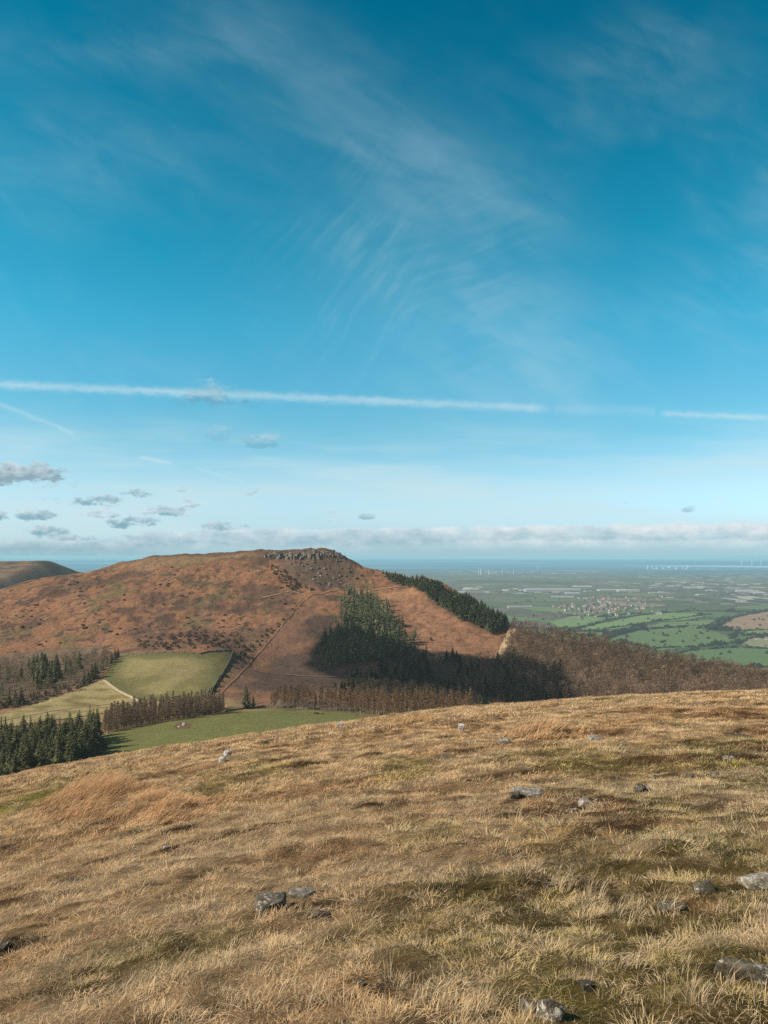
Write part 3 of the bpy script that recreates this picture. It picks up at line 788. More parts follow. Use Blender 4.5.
# ------------------------------------------------------------------ plants: geometry
def quads(c, a, b):
    """n quads centred at c spanned by half vectors a, b"""
    V = np.stack([c - a - b, c + a - b, c + a + b, c - a + b], 1).reshape(-1, 3)
    return V, np.arange(len(V)).reshape(-1, 4)
def join(parts):
    V, F, T = [], [], []; o = 0
    for v, f, t_ in parts:
        V.append(v); F.append(f + o); T.append(np.broadcast_to(t_, (len(v), 3))); o += len(v)
    return np.concatenate(V), np.concatenate(F), np.concatenate(T)
def tube(p0, p1, r0, r1, n=6):
    p0, p1 = np.asarray(p0, float), np.asarray(p1, float)
    d = p1 - p0; d = d / np.linalg.norm(d)
    u = np.cross(d, (0.3, 1, .2)); u /= np.linalg.norm(u); v = np.cross(d, u)
    a = np.arange(n) * 2 * math.pi / n
    ring = np.cos(a)[:, None] * u + np.sin(a)[:, None] * v
    V = np.concatenate([p0 + ring * r0, p1 + ring * r1])
    F = np.array([(i, (i + 1) % n, n + (i + 1) % n, n + i) for i in range(n)])
    return V, F
def unit(v): return v / (np.linalg.norm(v, axis=-1, keepdims=True) + 1e-9)
def rep4(t): return np.repeat(t, 4, axis=0)

def conifer_crown(rg, h, rad, base, levels, per, sprays, green, droop=.25, ragged=.25, dead=0.0, power=.8, qs=1.0):
    C, A, B, T = [], [], [], []
    for k in range(levels):
        f = (k + .5) / levels
        z0 = h * (base + (1 - base) * f)
        r = rad * ((1 - f) ** power) * rg.uniform(1 - ragged, 1 + ragged) + .12
        n = per + int(rg.integers(-1, 2))
        az = rg.uniform(0, 6.28) + np.arange(n) * 6.2832 / n + rg.normal(0, .25, n)
        for q in az:
            rr = r * rg.uniform(.7, 1.15)
            dirv = np.array((math.cos(q), math.sin(q), 0))
            for sidx in range(sprays):
                u = (sidx + rg.uniform(.3, 1.0)) / sprays
                cc = dirv * rr * u + np.array((0, 0, z0 - droop * rr * u ** 1.3 + rg.normal(0, .12)))
                L = rr / sprays * .75 * qs
                tip = np.array((dirv[0], dirv[1], -droop * 1.2 + rg.normal(0, .25)))
                side = np.cross(tip, (0, 0, 1)) + rg.normal(0, .35, 3)
                C.append(cc); A.append(unit(tip) * L); B.append(unit(side) * L * rg.uniform(.35, .7))
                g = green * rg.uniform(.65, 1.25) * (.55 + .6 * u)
                T.append(g)
    # leader
    for i in range(6):
        C.append(np.array((0, 0, h * (.95 + .012 * i)))); A.append(np.array((0, 0, h * .02))); q = rg.uniform(0, 6.28)
        B.append(np.array((math.cos(q), math.sin(q), 0)) * .12); T.append(green)
    C, A, B, T = map(np.array, (C, A, B, T))
    V, F = quads(C, A, B)
    return V, F, rep4(T)

def twig_crown(rg, h, rad, base, n, brown, wid=.06, up=1.0, round_=False, ln=1.3):
    """bare winter crown: limbs and many fine twigs"""
    u = rg.uniform(0, 1, n)
    if round_:
        zc = base + (1 - base) * .5
        d = unit(rg.normal(0, 1, (n, 3))) * (rg.uniform(.25, 1, n) ** .5)[:, None]
        C = d * np.array((rad, rad, h * (1 - base) * .52)) + np.array((0, 0, h * zc))
        R_ = np.stack([d[:, 0], d[:, 1], np.abs(d[:, 2]) * .6 + .5 * up], -1)
    else:
        z = h * (base + (1 - base) * u); az = rg.uniform(0, 6.28, n)
        r = rad * (1 - u) ** .7 * rg.uniform(.15, 1, n) * np.minimum(1, .35 + 2.2 * u)
        C = np.stack([r * np.cos(az), r * np.sin(az), z], -1)
        R_ = np.stack([np.cos(az), np.sin(az), up * np.ones(n)], -1)
    A = unit(R_ + rg.normal(0, .45, (n, 3))) * (ln * rg.uniform(.4, 1.0, n) * h / 11)[:, None] * .5
    B = unit(np.cross(A, rg.normal(0, 1, (n, 3)))) * wid * rg.uniform(.6, 1.5, n)[:, None]
    V, F = quads(C, A, B)
    T = rep4(brown * rg.uniform(.6, 1.45, (n, 1)))
    parts = [(V, F, T)]
    for i in range(9):
        az = rg.uniform(0, 6.28); z0 = h * rg.uniform(base * .8, .8); L = rad * rg.uniform(.5, .95)
        v, f = tube((0, 0, z0), (L * math.cos(az), L * math.sin(az), z0 + L * up * .9), .07, .02, 4)
        parts.append((v, f, brown * .8))
    return join(parts)

def trunk_geo(h, r, bark, lean=(0, 0), n=6):
    v1, f1 = tube((0, 0, -1.2), (lean[0] * .5, lean[1] * .5, h * .5), r, r * .68, n)
    v2, f2 = tube((lean[0] * .5, lean[1] * .5, h * .5), (lean[0], lean[1], h), r * .68, r * .1, n)
    return join([(v1, f1, bark), (v2, f2, bark)])

def leaf_clump(rg, rx, ry, rz, n, green, size):
    d = unit(rg.normal(0, 1, (n, 3))); d[:, 2] = np.abs(d[:, 2])
    lob = 1 + .28 * np.sin(d[:, 0] * 5 + rg.uniform(0, 6)) * np.cos(d[:, 1] * 4 + rg.uniform(0, 6))
    rr = (rg.uniform(.35, 1, n) ** .45) * lob
    C = d * rr[:, None] * np.array((rx, ry, rz))
    A = unit(rg.normal(0, 1, (n, 3))) * size * rg.uniform(.5, 1.2, n)[:, None]
    B = unit(np.cross(A, rg.normal(0, 1, (n, 3)))) * size * rg.uniform(.3, .8, n)[:, None]
    V, F = quads(C, A, B)
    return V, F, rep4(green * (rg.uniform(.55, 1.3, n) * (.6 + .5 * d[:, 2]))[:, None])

M_needle = tonemat('needles', .3, 1.2, True, trans=.2, objvar=.35)
M_twig = tonemat('twigs', .25, 2.0, True, trans=.3, objvar=.25)
M_bark = tonemat('bark', .35, 3.0, True, objvar=.2)
M_leaf = tonemat('leaves', .3, 1.5, True, trans=.15, objvar=.35)

def gmesh(name, geo, m): return mesh_of(name, geo[0], geo[1], [m], cols=np.clip(geo[2], .004, 1))

def kind(label_kind, seed, nvar, crown, trunk):
    """a few variants of a tree: [(crown mesh, trunk mesh)]"""
    out = []
    for i in range(nvar):
        rg = np.random.default_rng(seed + i)
        c = crown(rg); out.append((gmesh('crown', c[0], c[1]), gmesh('trunk', trunk(rg), M_bark)))
    return out
SPR = np.array((.120, .120, .052)); PIN = np.array((.155, .17, .085)); DKG = np.array((.085, .105, .052))
LAR = np.array((.245, .168, .105)); BRN = np.array((.26, .20, .13)); BIR = np.array((.245, .165, .108))
PALEB = np.array((.30, .25, .19)); BARK = np.array((.11, .08, .055))
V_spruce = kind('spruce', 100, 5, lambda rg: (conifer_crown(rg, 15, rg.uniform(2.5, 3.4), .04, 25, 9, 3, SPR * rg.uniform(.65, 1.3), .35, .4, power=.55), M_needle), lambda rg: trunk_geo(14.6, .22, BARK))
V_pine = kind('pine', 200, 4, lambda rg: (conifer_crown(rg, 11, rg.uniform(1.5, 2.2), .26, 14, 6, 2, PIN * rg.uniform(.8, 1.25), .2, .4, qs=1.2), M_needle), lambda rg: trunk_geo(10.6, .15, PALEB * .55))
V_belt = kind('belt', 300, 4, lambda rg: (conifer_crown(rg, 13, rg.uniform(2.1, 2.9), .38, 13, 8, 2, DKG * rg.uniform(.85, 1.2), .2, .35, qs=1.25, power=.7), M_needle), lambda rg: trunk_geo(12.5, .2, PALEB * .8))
V_larch = kind('larch', 400, 4, lambda rg: (twig_crown(rg, 10.5, rg.uniform(1.7, 2.3), .12, 260, LAR, .06, .7), M_twig), lambda rg: trunk_geo(10.2, .14, BARK * 1.4))
V_larchp = kind('larchp', 450, 4, lambda rg: (twig_crown(rg, 11, rg.uniform(1.5, 2.0), .3, 230, LAR * np.array((1.05, .95, .85)), .06, .9), M_twig), lambda rg: trunk_geo(10.6, .15, PALEB * rg.uniform(.8, 1.5)))
V_shadefir = kind('shadefir', 800, 4, lambda rg: (conifer_crown(rg, 12, rg.uniform(2.2, 2.9), .2, 14, 8, 2, DKG * .45, .2, .4, qs=1.25, power=.7), M_needle), lambda rg: trunk_geo(11.5, .18, BARK * .6))  # valley firs, cloud shade painted into needles and bark
V_shadebare = kind('shadebare', 820, 4, lambda rg: (twig_crown(rg, 8, rg.uniform(2.4, 3.2), .12, 260, BRN * .38, .07, .9, True), M_twig), lambda rg: trunk_geo(7, .13, BARK * .8, tuple(rg.normal(0, .4, 2))))  # bare valley trees with the same shade painted into their twigs
V_birch = kind('birch', 500, 5, lambda rg: (twig_crown(rg, 12, rg.uniform(2.2, 3.2), .36, 250, BIR * rg.uniform(.62, 1.3), .06, 1.0, True), M_twig), lambda rg: trunk_geo(10.5, .2, PALEB * rg.uniform(.7, 1.3), tuple(rg.normal(0, .4, 2))))
V_scrubtree = kind('scrub', 600, 4, lambda rg: (twig_crown(rg, 7.5, rg.uniform(2.2, 2.9), .14, 240, BRN * rg.uniform(.8, 1.2), .06, .9, True), M_twig), lambda rg: trunk_geo(6.5, .13, BARK * 1.2, tuple(rg.normal(0, .4, 2))))

def tree(name, var, x, y, z, sc, label, cat, group=None, rz=None):
    c, tr = var
    e = bpy.data.objects.new(name, None); col.objects.link(e)
    e.location = (x, y, z); e.rotation_euler = (0, 0, rng.uniform(0, 6.28) if rz is None else rz)
    e.scale = (sc * rng.uniform(.9, 1.1), sc * rng.uniform(.9, 1.1), sc)
    put('trunk', tr, e); put('crown', c, e)
    return tag(e, label, cat, group)

def scatter(poly, spacing, n=None, seed=1, f=hills, edge=0.0):
    rg = np.random.default_rng(seed); P = np.asarray(poly)[:, :2]
    x0, y0 = P.min(0); x1, y1 = P.max(0)
    pts = []; cell = {}
    area = (x1 - x0) * (y1 - y0)
    cand = rg.uniform((x0, y0), (x1, y1), (int(area / spacing ** 2 * 9) + 50, 2))
    cand = cand[inside(cand[:, 0], cand[:, 1], P)]
    for p in cand:
        k = (int(p[0] // spacing), int(p[1] // spacing))
        ok = True
        for i in (-1, 0, 1):
            for j in (-1, 0, 1):
                for q in cell.get((k[0] + i, k[1] + j), ()):
                    if (p[0] - q[0]) ** 2 + (p[1] - q[1]) ** 2 < spacing ** 2: ok = False
        if ok: cell.setdefault(k, []).append(p); pts.append(p)
        if n and len(pts) >= n: break
    pts = np.array(pts).reshape(-1, 2)
    return np.column_stack([pts, f(pts[:, 0], pts[:, 1])])

_px = lambda p: p[0] / p[1] * FOC + 384
# ---- spruce plantation below the crest, bottom left
SP = np.array([(-170, 283), (-113, 283), (-112, 296), (-116, 318), (-124, 338), (-172, 342)])
pts = scatter(SP, 2.7, seed=3)
pts = pts[np.argsort(pts[:, 1])]
for i, p in enumerate(pts):
    edge = p[1] < 292
    tree('spruce_tree', V_spruce[rng.integers(5)], p[0], p[1], p[2] - .3, rng.uniform(.52, 1.08) * (.95 if p[1] > 322 else 1),
         'tall dark green spruce in the dense plantation beside the smooth green pasture', 'spruce tree', 'spruces of the plantation by the green pasture')
# ---- brown larches along the far edge of the pasture
pts = scatter(ground_poly([(104, 735), (140, 727), (190, 719), (222, 714), (224, 708), (190, 711), (140, 717), (106, 724)]), 2.35, seed=4)
for p in pts:
    tree('bare_tree', V_larch[rng.integers(4)], p[0], p[1], p[2], rng.uniform(.6, 1.1), 'leafless brown tree in the close row behind the green pasture', 'tree', 'bare trees along the back of the green pasture')
# ---- lone evergreens in the bracken
for px, py, sc, lab in ((246, 709, 1.0, 'lone dark pointed spruce at the foot of the bracken spur'), (253, 708, .55, 'short dark spruce standing close beside the lone pointed spruce'),
                        (223, 709, .35, 'small dark spruce at the far end of the leafless larch row')):
    p = hit(px, py)[0]; tree('spruce_tree', V_spruce[1], p[0], p[1], p[2], sc * .8, lab, 'spruce tree')
# ---- pale-stemmed larch belt at the foot of the shaded valley
pts = scatter(ground_poly([(268, 707), (290, 701), (345, 700), (420, 703), (472, 708), (470, 722), (400, 722), (340, 713), (300, 711), (275, 711)]), 3.3, seed=5)
for p in pts[np.argsort(pts[:, 1])][:298]:
    tree('larch_tree', V_larchp[rng.integers(4)], p[0], p[1], p[2], rng.uniform(.65, 1.08), 'slim leafless larch with pale stem in the sunlit belt below the shaded valley', 'larch tree', 'larches in the belt below the shaded valley')
# ---- pine stand on the spur, half in shade
pts = scatter(HP['plant'], 3.4, seed=6)
pts = pts[(edge_dist(pts[:, 0], pts[:, 1], HP['plant']) + 12 * fbm(pts[:, 0] / 13, pts[:, 1] / 20, 3)) / 11 > rng.random(len(pts))]
print('pines', len(pts))
pts = pts[np.argsort(pts[:, 1])]
rest_pines = pts[295:]
for p in pts[:295]:
    tree('pine_tree', V_pine[rng.integers(4)], p[0], p[1], p[2], rng.uniform(.5, .8) if rng.random() < .5 else rng.uniform(.8, 1.15), 'grey green pine in the stand half covered by cloud shadow on the slope', 'pine tree', 'pines of the half shaded stand')
# ---- conifer belt along the shoulder of the hill
pts = scatter(HP['belt'], 2.7, seed=7)
print('firs', len(pts))
pts = pts[np.argsort(pts[:, 1])]
rest_firs = pts[295:]
for p in pts[:295]:
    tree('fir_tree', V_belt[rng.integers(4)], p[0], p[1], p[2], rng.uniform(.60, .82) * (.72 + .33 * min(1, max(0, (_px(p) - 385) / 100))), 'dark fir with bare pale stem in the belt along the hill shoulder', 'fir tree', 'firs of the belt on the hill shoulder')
# ---- bare wood on the right: the nearest as trees, the rest as one mass
pts = scatter(HP['wood'], 4.6, seed=8)
pts = pts[(_px(pts.T) < 800)]
r_ = row_of(pts[:, 0], pts[:, 1], pts[:, 2] + 9.0)
pts = pts[r_ < 702]
pts = pts[np.argsort(pts[:, 1])]
for p in pts[:290]:
    tree('birch_tree', V_birch[rng.integers(5)], p[0], p[1], p[2], rng.uniform(.7, 1.05), 'leafless brown birch with grey stem in the wood beyond the grassy crest', 'birch tree', 'birches of the bare wood')
def mass(name, P, variants, label, cat, scl=(.7, 1.05), m=None):
    vc = []
    for c, tr in variants:
        for me in (c, tr): pass
        V, F, T = [], [], []; o = 0
        for me in (tr, c):
            v = np.empty(len(me.vertices) * 3, np.float32); me.vertices.foreach_get('co', v)
            f = np.empty(len(me.loops), np.int32); me.loops.foreach_get('vertex_index', f)
            a = np.empty(len(me.vertices) * 4, np.float32); me.color_attributes['tone'].data.foreach_get('color', a)
            V.append(v.reshape(-1, 3)); F.append(f.reshape(-1, 4) + o); T.append(a.reshape(-1, 4)[:, :3]); o += len(me.vertices)
        vc.append((np.concatenate(V), np.concatenate(F), np.concatenate(T)))
    parts = []
    for p in P:
        v, f, t_ = vc[rng.integers(len(vc))]
        a = rng.uniform(0, 6.28); s = rng.uniform(*scl)
        M = np.array(((math.cos(a), -math.sin(a), 0), (math.sin(a), math.cos(a), 0), (0, 0, 1))) * s
        parts.append((v @ M.T + p, f, t_ * rng.uniform(.75, 1.3)))
    v, f, t_ = join(parts)
    o = put(name, gmesh(name, (v, f, t_), m or M_twig))
    return tag(o, label, cat, kind='stuff')
mass('bare_woodland', pts[290:], V_birch, 'brown leafless woodland massed on the slope down to the plain', 'woodland')
if len(rest_pines): mass('pine_wood', rest_pines, V_pine, 'far upper part of the grey green pine stand on the slope', 'woodland', (.5, 1.1), M_needle)
if len(rest_firs): mass('fir_wood', rest_firs, V_belt, 'far part of the dark fir belt along the hill shoulder', 'woodland', (.45, .70), M_needle)
print('REST', len(rest_pines), len(rest_firs))
# ---- shade-toned mixed wood in the shaded valley
vp = scatter(HP['valley'], 4.0, seed=9)
vp = vp[np.argsort(vp[:, 1])]
for i, p in enumerate(vp[:290]):
    if i % 3 == 0: tree('evergreen_tree', V_shadefir[rng.integers(4)], p[0], p[1], p[2], rng.uniform(.35, .62), 'dark evergreen in the cloud shadowed valley bottom', 'fir tree', 'evergreens of the shaded valley')
    else: tree('alder_tree', V_shadebare[rng.integers(4)], p[0], p[1], p[2], rng.uniform(.55, 1.05), 'leafless tree deep in the cloud shadowed valley bottom', 'alder tree', 'bare trees of the shaded valley')
def bush_var(seed, n, green, rx, rz, size=.35):
    out = []
    for i in range(n):
        rg = np.random.default_rng(seed + i); out.append(gmesh('bush', leaf_clump(rg, rx * rg.uniform(.7, 1.3), rx * rg.uniform(.7, 1.2), rz * rg.uniform(.8, 1.3), 110, green, size), M_leaf))
    return out
def bush(var, p, sc, label, cat, group=None, sq=1.0, name='bush'):
    o = put(name, var[rng.integers(len(var))], None, (p[0], p[1], p[2] - .15 * sc), rng.uniform(0, 6.28), (sc, sc, sc * sq))
    return tag(o, label, cat, group)
B_olive = bush_var(780, 4, np.array((.20, .155, .085)), 2.2, 2.3)
if len(vp) > 290: mass('valley_wood', vp[290:], V_shadebare + V_shadefir[:1], 'dark far part of the cloud shadowed valley wood', 'woodland', (.5, .9))
# ---- mixed wood at the foot of the moor, left
lp = scatter(HP['woodfloor'], 4.8, seed=10)
lp = lp[np.argsort(lp[:, 1])][:290]
for p in lp:
    ev = perlin(p[0] / 22 + 3, p[1] / 24) > .12
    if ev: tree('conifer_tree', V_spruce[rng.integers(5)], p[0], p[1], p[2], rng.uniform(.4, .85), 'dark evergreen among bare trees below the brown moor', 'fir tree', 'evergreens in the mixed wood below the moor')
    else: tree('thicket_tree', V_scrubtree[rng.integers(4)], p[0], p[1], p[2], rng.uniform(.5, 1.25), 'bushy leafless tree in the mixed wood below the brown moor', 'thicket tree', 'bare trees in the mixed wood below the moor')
for p in scatter(ground_poly([(-10, 712), (35, 704), (90, 686), (88, 679), (40, 694), (-10, 702)]), 3.8, n=70, seed=16): bush(B_olive, p, rng.uniform(.5, 1.2), 'olive brown bush on the fringe of the mixed wood below the moor', 'bush', 'bushes fringing the mixed wood', name='thicket_bush')
hl = hit(*np.array([(84, 684), (88, 680.5), (92, 677), (97, 673.5), (102, 670), (107, 666.5), (111, 663.5), (115, 660.5), (118, 658)]).T)
for p in hl:
    tree('fir_tree', V_spruce[rng.integers(5)], p[0], p[1], p[2], rng.uniform(.4, .62), 'dark fir in the line along the upper pasture edge', 'fir tree', 'firs lining the upper pasture')

# ---- bushes
B_moor = bush_var(700, 5, np.array((.12, .080, .045)), 1.9, 1.3)
B_gorse = bush_var(720, 4, np.array((.045, .060, .026)), 2.2, 2.4)
B_brown = bush_var(740, 4, np.array((.10, .065, .042)), 2.4, 2.6)
B_tree = bush_var(760, 5, np.array((.035, .042, .026)), 5.5, 8.5, 1.2)
MOORP = ground_poly([(0, 655), (0, 597), (70, 580), (120, 570), (200, 560), (262, 556), (300, 588), (290, 605), (255, 640), (200, 640), (120, 640)])
mp = scatter(MOORP, 4.2, n=2400, seed=12)
keep = (fbm(mp[:, 0] / 55 + 8, mp[:, 1] / 50, 3) + rng.normal(0, .12, len(mp))) > .14
for p in mp[keep][:200]:
    bush(B_moor, p, rng.uniform(.3, .6) if rng.random() < .8 else rng.uniform(.6, 1.1), 'small dark bush dotted among the rusty bracken of the moor', 'shrub', 'dark bushes on the bracken moor', name='shrub')
fp = scatter(ground_poly([(150, 651), (135, 641), (190, 632), (245, 636), (244, 650), (200, 650)]), 5.0, n=90, seed=13)
for p in fp: bush(B_brown, p, rng.uniform(.5, 1.0), 'brown scrub bush along the top of the upper pasture', 'bush', 'scrub above the upper pasture')
gl = np.array([(214, 692), (218, 687), (222, 682), (226, 677), (229, 672), (232, 667), (235, 662), (239, 658), (243, 655), (248, 651), (252, 647), (257, 642), (262, 637), (267, 631)], float)
for k, p in enumerate(hit(gl[:, 0], gl[:, 1])): bush(B_gorse, p, rng.uniform(.6, 1.1) * (1.5 if 6 < k < 11 else 1), 'dark gorse bush in the line climbing beside the pasture', 'bush', 'gorse line beside the upper pasture')
gl = [(240 + 60 * u + rng.normal(0, 1.6) - 1.5, 668 - 65 * u + rng.normal(0, 1.2)) for u in rng.random(26)]
for p in hit(np.array([a for a, b in gl]), np.array([b for a, b in gl])): bush(B_gorse, p, rng.uniform(.3, .75), 'low dark bush in the broken line beside the path up the spur', 'bush', 'bushes beside the spur path')
for px, py, sc, lab in ((312, 590, 1.1, 'dark rounded bush beside the saddle path under the crag'), (306, 588, .8, 'low dark bush just left of the bush beside the saddle path'), (357, 579, 1.0, 'dark bush at the right foot of the crag'), (362, 576, .8, 'dark bush just above the one at the right foot of the crag'),
        (431, 640, .8, 'dark bush alone on the felled bracken slope'), (392, 590, .6, 'small bush at the top corner of the felled slope')):
    bush(B_gorse, hit(px, py)[0], sc, lab, 'bush')
for k, p in enumerate(scatter(ground_poly([(272, 566), (285, 570), (305, 588), (296, 592), (282, 585), (266, 566)]), 3.0, n=45, seed=14)): bush(B_gorse, p, rng.uniform(.5, .95), 'dark green bush in the gully left of the crag', 'bush', 'bushes in the gully by the crag')
for p in scatter(ground_poly([(222, 712), (204, 716), (198, 712), (215, 706), (226, 707)]), 3.2, n=9, seed=15): bush(B_brown, p, rng.uniform(.6, .95), 'dark brown thicket bush at the end of the larch row', 'bush', 'thicket at the end of the larch row')
for px, py, sc, v, lab in ((316, 714.5, .75, B_brown, 'low dark bush on the far rim of the green pasture'), (322, 714.8, .5, B_brown, 'smaller low bush right of the bush on the pasture rim'), (383, 716, 1.15, B_brown, 'rounded pale brown bush at the crest below the larch belt')):
    bush(v, hit(px, py)[0], sc, lab, 'bush', sq=.7)

# ---- hedges and trees on the plain
def hedge(pix, h, label):
    P = hit_plain(np.array([p[0] for p in pix], float), np.array([p[1] for p in pix], float))[:, :2]
    seg = np.hypot(*np.diff(P, axis=0).T); L = np.concatenate([[0], np.cumsum(seg)])
    n = int(min(max(L[-1] / 7, 8), 260)); u = np.sort(rng.uniform(0, L[-1], n))
    x = np.interp(u, L, P[:, 0]) + rng.normal(0, 1.5, n); y = np.interp(u, L, P[:, 1]) + rng.normal(0, 1.5, n)
    parts = []
    for i in range(n):
        s = h * rng.uniform(.6, 1.3) * (2.2 if rng.random() < .10 else 1)
        v, f, t_ = leaf_clump(rng, s * 1.5, s * 1.3, s, 16, np.array((.040, .045, .026)), s * .55)
        parts.append((v + (x[i], y[i], PLAIN), f, t_))
    return tag(put('hedgerow', gmesh('hedgerow', join(parts), M_leaf)), label, 'hedgerow', 'hedgerows between the farm fields')
HG = 'dark hedgerow dividing the green farm fields on the plain'
for pix, h in (([(600, 640), (612, 636), (625, 632), (645, 629)], 6), ([(620, 641), (635, 646), (648, 648)], 6), ([(545, 630), (580, 636), (612, 637), (640, 628)], 6),
        ([(640, 652), (660, 648), (700, 647), (740, 642)], 4.5), ([(660, 659), (700, 648)], 3.5), ([(690, 651), (730, 648), (768, 649)], 4.5), ([(712, 664), (740, 667), (790, 668)], 4.5),
        ([(605, 629), (650, 623), (712, 614)], 4), ([(570, 631), (600, 623), (640, 615)], 4.5), ([(645, 629), (690, 626), (720, 626)], 4), ([(712, 629), (725, 620), (745, 615), (768, 611)], 6),
        ([(712, 629), (722, 631), (735, 631)], 8), ([(735, 631), (768, 630), (790, 629)], 4), ([(640, 615), (690, 611), (750, 612)], 5), ([(560, 615), (600, 617), (640, 613)], 5),
        ([(650, 655), (630, 652), (604, 644)], 4), ([(737, 645), (752, 638), (790, 637)], 4), ([(730, 640), (740, 631)], 4), ([(560, 640), (590, 646), (604, 641)], 5), ([(690, 666), (670, 660)], 4)):
    hedge(pix, h, HG)
for px, py, k, lab in ((716, 628, 9, 'copse of dark trees at the near corner of the ploughed field'), (755, 635, 5, 'small dark copse above the farm on the plain at the frame edge'), (596, 632, 16, 'dark wood among the fields below the village')):
    q = hit_plain(px, py)[0]; parts = []
    for i in range(k * 3):
        s = rng.uniform(4, 8); v, f, t_ = leaf_clump(rng, s, s * .9, s * 1.3, 30, np.array((.040, .042, .028)), s * .4)
        parts.append((v + (q[0] + rng.normal(0, 5.0 * k ** .9), q[1] + rng.normal(0, 26), PLAIN), f, t_))
    tag(put('copse', gmesh('copse', join(parts), M_leaf)), lab, 'copse', kind='stuff')
n = 0
while n < 260:
    px = rng.uniform(430, 790); py = 583 + rng.uniform(0, 1) ** .75 * 90
    if 690 < px < 768 and py > 655: continue
    q = hit_plain(px, py)[0]
    bush(B_tree, q, rng.uniform(.6, 1.15), 'small dark tree standing in the hedged fields of the plain', 'tree', 'trees scattered over the plain', name='field_tree'); n += 1

# ---- village, sheds, works and turbines out on the plain
def house_mesh(w_, d_, h_, r_, chim):
    V = [(-w_, -d_, 0), (w_, -d_, 0), (w_, d_, 0), (-w_, d_, 0), (-w_, -d_, h_), (w_, -d_, h_), (w_, d_, h_), (-w_, d_, h_), (-w_, 0, h_ + r_), (w_, 0, h_ + r_)]
    F = [(0, 1, 5, 4), (2, 3, 7, 6), (1, 2, 6, 9, 5), (3, 0, 4, 8, 7)]
    e = .35
    RV = [(-w_ - e, -d_ - e, h_ - .2), (w_ + e, -d_ - e, h_ - .2), (w_ + e, 0, h_ + r_ + .15), (-w_ - e, 0, h_ + r_ + .15), (-w_ - e, d_ + e, h_ - .2), (w_ + e, d_ + e, h_ - .2)]
    o = len(V); V += RV; F += [(o, o + 1, o + 2, o + 3), (o + 3, o + 2, o + 5, o + 4)]
    mi = [0, 0, 0, 0, 1, 1]
    if chim:
        o = len(V); x, y, s = w_ * .7, 0, .5
        V += [(x - s, y - s, h_), (x + s, y - s, h_), (x + s, y + s, h_), (x - s, y + s, h_), (x - s, y - s, h_ + r_ + 1.2), (x + s, y - s, h_ + r_ + 1.2), (x + s, y + s, h_ + r_ + 1.2), (x - s, y + s, h_ + r_ + 1.2)]
        F += [(o, o + 1, o + 5, o + 4), (o + 1, o + 2, o + 6, o + 5), (o + 2, o + 3, o + 7, o + 6), (o + 3, o, o + 4, o + 7), (o + 4, o + 5, o + 6, o + 7)]; mi += [0] * 5
    # window openings on the long sides
    for sy in (-1, 1):
        for i in range(3):
            for zz in (1.0, 3.4):
                if zz + 1.2 > h_: continue
                x = w_ * (-.6 + .6 * i); y = sy * (d_ + .03); o = len(V)
                V += [(x - .5, y, zz), (x + .5, y, zz), (x + .5, y, zz + 1.2), (x - .5, y, zz + 1.2)]; F += [(o, o + 1, o + 2, o + 3)]; mi += [2]
    return V, F, mi
M_brick = plainmat('village_brick', (.30, .21, .17), objvar=.4); M_render = plainmat('pale_render', (.46, .43, .39), objvar=.3)
M_slate = plainmat('slate', (.16, .14, .13), objvar=.3); M_tile = plainmat('clay_tile', (.30, .19, .15), objvar=.3); M_dark = plainmat('window_glass', (.03, .04, .05))
M_metal = plainmat('sheet_metal', (.42, .42, .41), objvar=.3); M_grey = plainmat('grey_cladding', (.42, .43, .43), objvar=.25); M_white = plainmat('white_paint', (.95, .95, .94), objvar=0, var=.05)
HM = []
for i, (a, b, c_, d_) in enumerate(((5, 3.5, 5, 2.6), (7, 4, 5, 3), (4.5, 4, 5.2, 2.2), (10, 4, 5, 2.8))):
    V, F, mi = house_mesh(a, b, c_, d_, True)
    for wm, rm in ((M_brick, M_tile), (M_render, M_slate), (M_brick, M_slate)): HM.append(mesh_of('house', V, F, [wm, rm, M_dark], mi))
n = 0
for k in range(1200):
    px = rng.normal(600, 34); py = rng.normal(607, 5.0) - (px - 600) * .06
    if not (545 < px < 665 and 596 < py < 619): continue
    q = hit_plain(px, py)[0]
    put_ = put('house', HM[rng.integers(len(HM))], None, (q[0], q[1], PLAIN), rng.uniform(0, 3.14), rng.uniform(1.0, 1.6))
    tag(put_, 'small brick or rendered house in the village on the plain', 'house', 'village houses on the plain'); n += 1
    if n >= 170: break
def shed_mesh(w_, d_, h_):
    V, F, mi = house_mesh(w_, d_, h_, d_ * .14, False)
    return V, F, mi
SM = []
for w_, d_, h_ in ((45, 22, 9), (80, 30, 11), (28, 14, 8), (120, 35, 12)):
    V, F, mi = shed_mesh(w_, d_, h_)
    for wm in (M_metal, M_grey): SM.append(mesh_of('shed', V, F, [wm, M_metal, M_dark], mi))
n = 0
for k in range(600):
    if k % 3: px = rng.uniform(520, 770); py = rng.normal(590, 4.0)
    else: px = rng.uniform(490, 770); py = rng.uniform(578, 602)
    if not 577 < py < 604: continue
    q = hit_plain(px, py)[0]
    i = rng.integers(len(SM))
    tag(put('shed', SM[i], None, (q[0], q[1], PLAIN), rng.normal(0, .25), rng.uniform(.28, .7)), 'pale flat industrial shed in the hazy town on the plain', 'shed', 'industrial sheds on the plain'); n += 1
    if n >= 42: break
